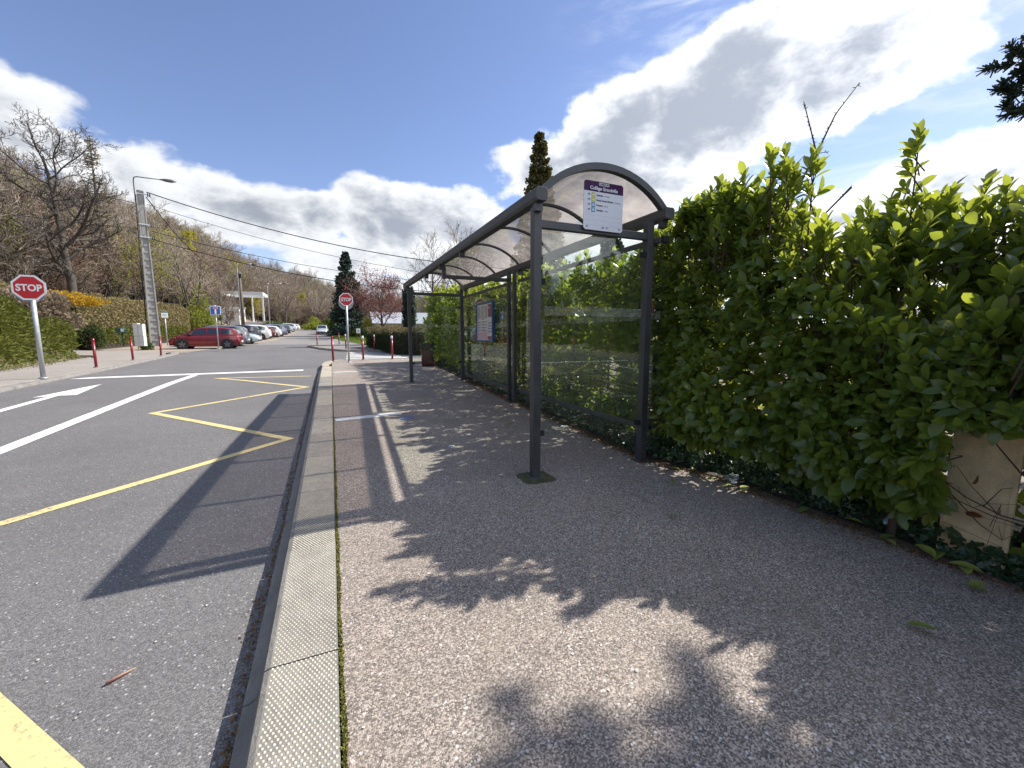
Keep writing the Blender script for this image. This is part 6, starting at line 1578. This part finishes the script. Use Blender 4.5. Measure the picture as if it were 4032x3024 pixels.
LEAFM = [np_mesh('fallen_leaf', np.array([(x, y, z + .12 * abs(x) * k) for x, y, z in LAUREL_V]), LAUREL_F, M['leaf_fallen'], np.full(len(LAUREL_V), v), True) for k, v in ((1, .05), (2, .4), (.5, .9))]
fall = [(3.49, 1.12, .115, 200, 1, 'pale leaf lying across the dirty edging under the board'), (3.44, 1.36, .09, 330, 0, 'small yellow-green leaf just off the edging left of the board'), (3.20, 3.02, .085, 20, 0, 'green leaf lying on the pavement edge right of the rear near post'), (3.36, 2.70, .09, 80, 1, 'yellow-green leaf beside the crumpled clear wrapper'), (3.43, 2.45, .125, 115, 0, 'large pale green leaf in front of the crumpled clear wrapper'),
        (3.34, 2.50, .10, 60, 0, 'pale leaf just left of the large pale leaf by the ivy'), (2.93, 2.85, .07, 140, 2, 'dark green leaf alone on the shaded pavement'), (2.40, 2.25, .06, 30, 2, 'small dark curled leaf on the pavement far from the hedge'),
        (3.50, 1.95, .11, 95, 2, 'green leaf at the ivy edge halfway to the board'), (3.60, 1.62, .10, 10, 0, 'bright leaf at the ivy edge near the blue wrapper'), (3.60, 1.42, .10, 70, 2, 'dark leaf left of the pale torn leaf below the board'),
        (3.58, 1.32, .12, 150, 0, 'pale torn leaf on the pavement below the board'), (3.62, 1.20, .11, 100, 1, 'long pale leaf below the board corner'), (3.56, 1.08, .10, 120, 0, 'narrow yellow-green leaf in the brown debris'),
        (3.42, .93, .09, 75, 0, 'pale green leaf nearest the right picture edge'), (3.30, .98, .07, 200, 2, 'dark leaf beside the pale one near the right edge'), (2.66, .85, .095, 40, 2, 'dark green leaf low at the right on the shaded pavement'),
        (1.92, 6.1, .08, 15, 2, 'dark leaf lying under the shelter roof'), (2.36, 5.35, .09, 70, 2, 'curled dark leaf between the shelter posts'), (3.30, 2.95, .08, 300, 1, 'small lime leaf at the start of the ivy')]
for x, y, s, rz, k, lab in fall:
    o = link('fallen_leaf', LEAFM[k]); o.location = (x, y, g(y) + .012 + s * .18); o.scale = (s * 1.3,) * 3; o.rotation_euler = (rad(8), rad(6), rad(rz)); tag(o, lab, 'leaf', 'leaves fallen on the pavement')

def crumple(name, loc, s, mat, label, cat, seed, flat=.6):
    rng = random.Random(seed); bm = bmesh.new(); bmesh.ops.create_icosphere(bm, subdivisions=3, radius=1)
    for v in bm.verts:
        k = 1 + .28 * math.sin(v.co.x * 5 + seed) * math.cos(v.co.y * 6) + rng.uniform(-.16, .16); v.co = Vector((v.co.x * k * s, v.co.y * k * s * .8, max(v.co.z * k * s * flat, -s * .3)))
    me = D.meshes.new(name); bm.to_mesh(me); bm.free(); me.materials.append(mat); o = link(name, me); o.location = loc; tag(o, label, cat); return o
M['film'] = glass_mat('clear_film', (.93, .95, .97), 2.2, .16); M['blue_wrap'] = paint('blue_white_wrapper', (.42, .56, .72), .4, var=.2, scale=60); M['tissue'] = paint('white_tissue', (.72, .75, .80), .8, var=.06)
crumple('clear_wrapper', (3.44, 2.62, g(2.6) + .055), .062, M['film'], 'crumpled clear plastic wrapper at the ivy edge', 'litter', 1)
crumple('tissue_scrap', (3.40, 2.56, g(2.56) + .035), .026, M['tissue'], 'small white tissue scrap beside the clear wrapper', 'litter', 2)
crumple('blue_wrapper', (3.66, 1.50, g(1.5) + .085), .034, M['blue_wrap'], 'pale blue and white torn wrapper caught in the ivy', 'litter', 3, .9)
crumple('tissue_scrap', (3.655, 1.22, g(1.22) + .04), .016, M['tissue'], 'tiny white scrap at the foot of the board', 'litter', 4)
crumple('paper_scrap', (1.27, 4.72, g(4.72) + .008), .034, M['tissue'], 'flat white paper scrap in the leaf shadow', 'litter', 5, .2)
crumple('paper_scrap', (3.04, 5.05, g(5.05) + .008), .05, M['tissue'], 'white paper strip by the ivy inside the shelter', 'litter', 6, .16)

def twig_ground():
    T = thing('dry_twig', (-.97, 2.30, g(2.30) + RD + .006), 'short reddish dry twig lying on the road', 'twig'); T.rotation_euler = (0, 0, rad(28))
    MB().tube([(-.05, 0, .004), (0, .004, .006), (.055, .006, .006)], [.004, .0035, .002], 6).build('stalk', M['twig_brown'], T)
    MB().tube([(-.05, -.008, .004), (-.01, -.004, .006), (.03, .004, .004)], [.005, .004, .001], 6).build('bract', M['twig_red2'], T)
M['twig_brown'] = paint('dry_twig', (.45, .27, .15), .8); M['twig_red2'] = paint('dry_bract', (.20, .07, .06), .8)
twig_ground()

def flecks():
    rng = np.random.default_rng(140); n = 420; x = rng.uniform(.02, 3.1, n); y = .9 + 8 * rng.random(n) ** 1.4; z = np.interp(y, PY, PZ) + .004
    V, F, rn = scatter(SPRIG_V, SPRIG_F, np.stack([x, y, z], 1), frames(unit(rng.normal(size=(n, 3)) * [1, 1, .03]), np.tile([0, 0, 1.], (n, 1)) + rng.normal(size=(n, 3)) * .1), rng.uniform(.006, .017, n), rng.random(n))
    tag(link('petals', np_mesh('petals', V, F, M['petal'], rn)), 'tiny pale petals and flecks scattered over the pavement', 'flecks', kind='stuff')
    n = 460; x = rng.uniform(-3.6, -.45, n); y = 1.2 + 10 * rng.random(n) ** 1.3; z = np.interp(y, PY, PZ) + RD + .007
    V, F, rn = scatter(SPRIG_V, SPRIG_F, np.stack([x, y, z], 1), frames(unit(rng.normal(size=(n, 3)) * [1, 1, .03]), np.tile([0, 0, 1.], (n, 1)) + rng.normal(size=(n, 3)) * .1), rng.uniform(.005, .014, n), rng.random(n))
    tag(link('road_flecks', np_mesh('road_flecks', V, F, M['petal'], rn)), 'tiny pale petals and grit scattered over the road', 'flecks', kind='stuff')
    # gutter dirt against the kerb
    n = 1800; y = 1 + 13 * rng.random(n) ** 1.3; x = -.432 - np.abs(rng.normal(size=n)) * .018 * (1 + np.sin(y * 3.1) * .7 + np.sin(y * 8.3) * .5); z = np.interp(y, PY, PZ) + RD + .004
    V, F, rn = leaf_cards(np.stack([x, y, z], 1), .016, rng, (SPRIG_V, SPRIG_F), bias=(0, 0, .1)); tag(link('gutter_debris', np_mesh('gutter_debris', V, F, M['leaf_brown'], rn)), 'brown dirt and bits gathered along the kerb foot', 'debris', kind='stuff')
M['petal'] = foliage('pale_petal', (.62, .60, .54), (.45, .43, .38), 0, .8)
flecks()
def spray_mark():
    o = sheet('spray_mark', [(.90, 6.34), (.99, 6.30), (1.12, 6.33), (1.16, 6.42), (1.10, 6.50), (1.0, 6.52), (.92, 6.46)], .0035, M['blue_spray'])
def blue_spray():
    m, N, b = principled('blue_spray', (.05, .14, .42), .8); tc = N.new('ShaderNodeTexCoord').outputs['Object']
    N.lk(N.mix(N.mr(N.noise(tc, 60, 6, .7), .42, .6), (.18, .16, .145), (.045, .13, .40)), b.inputs['Base Color']); return m
M['blue_spray'] = blue_spray(); spray_mark()
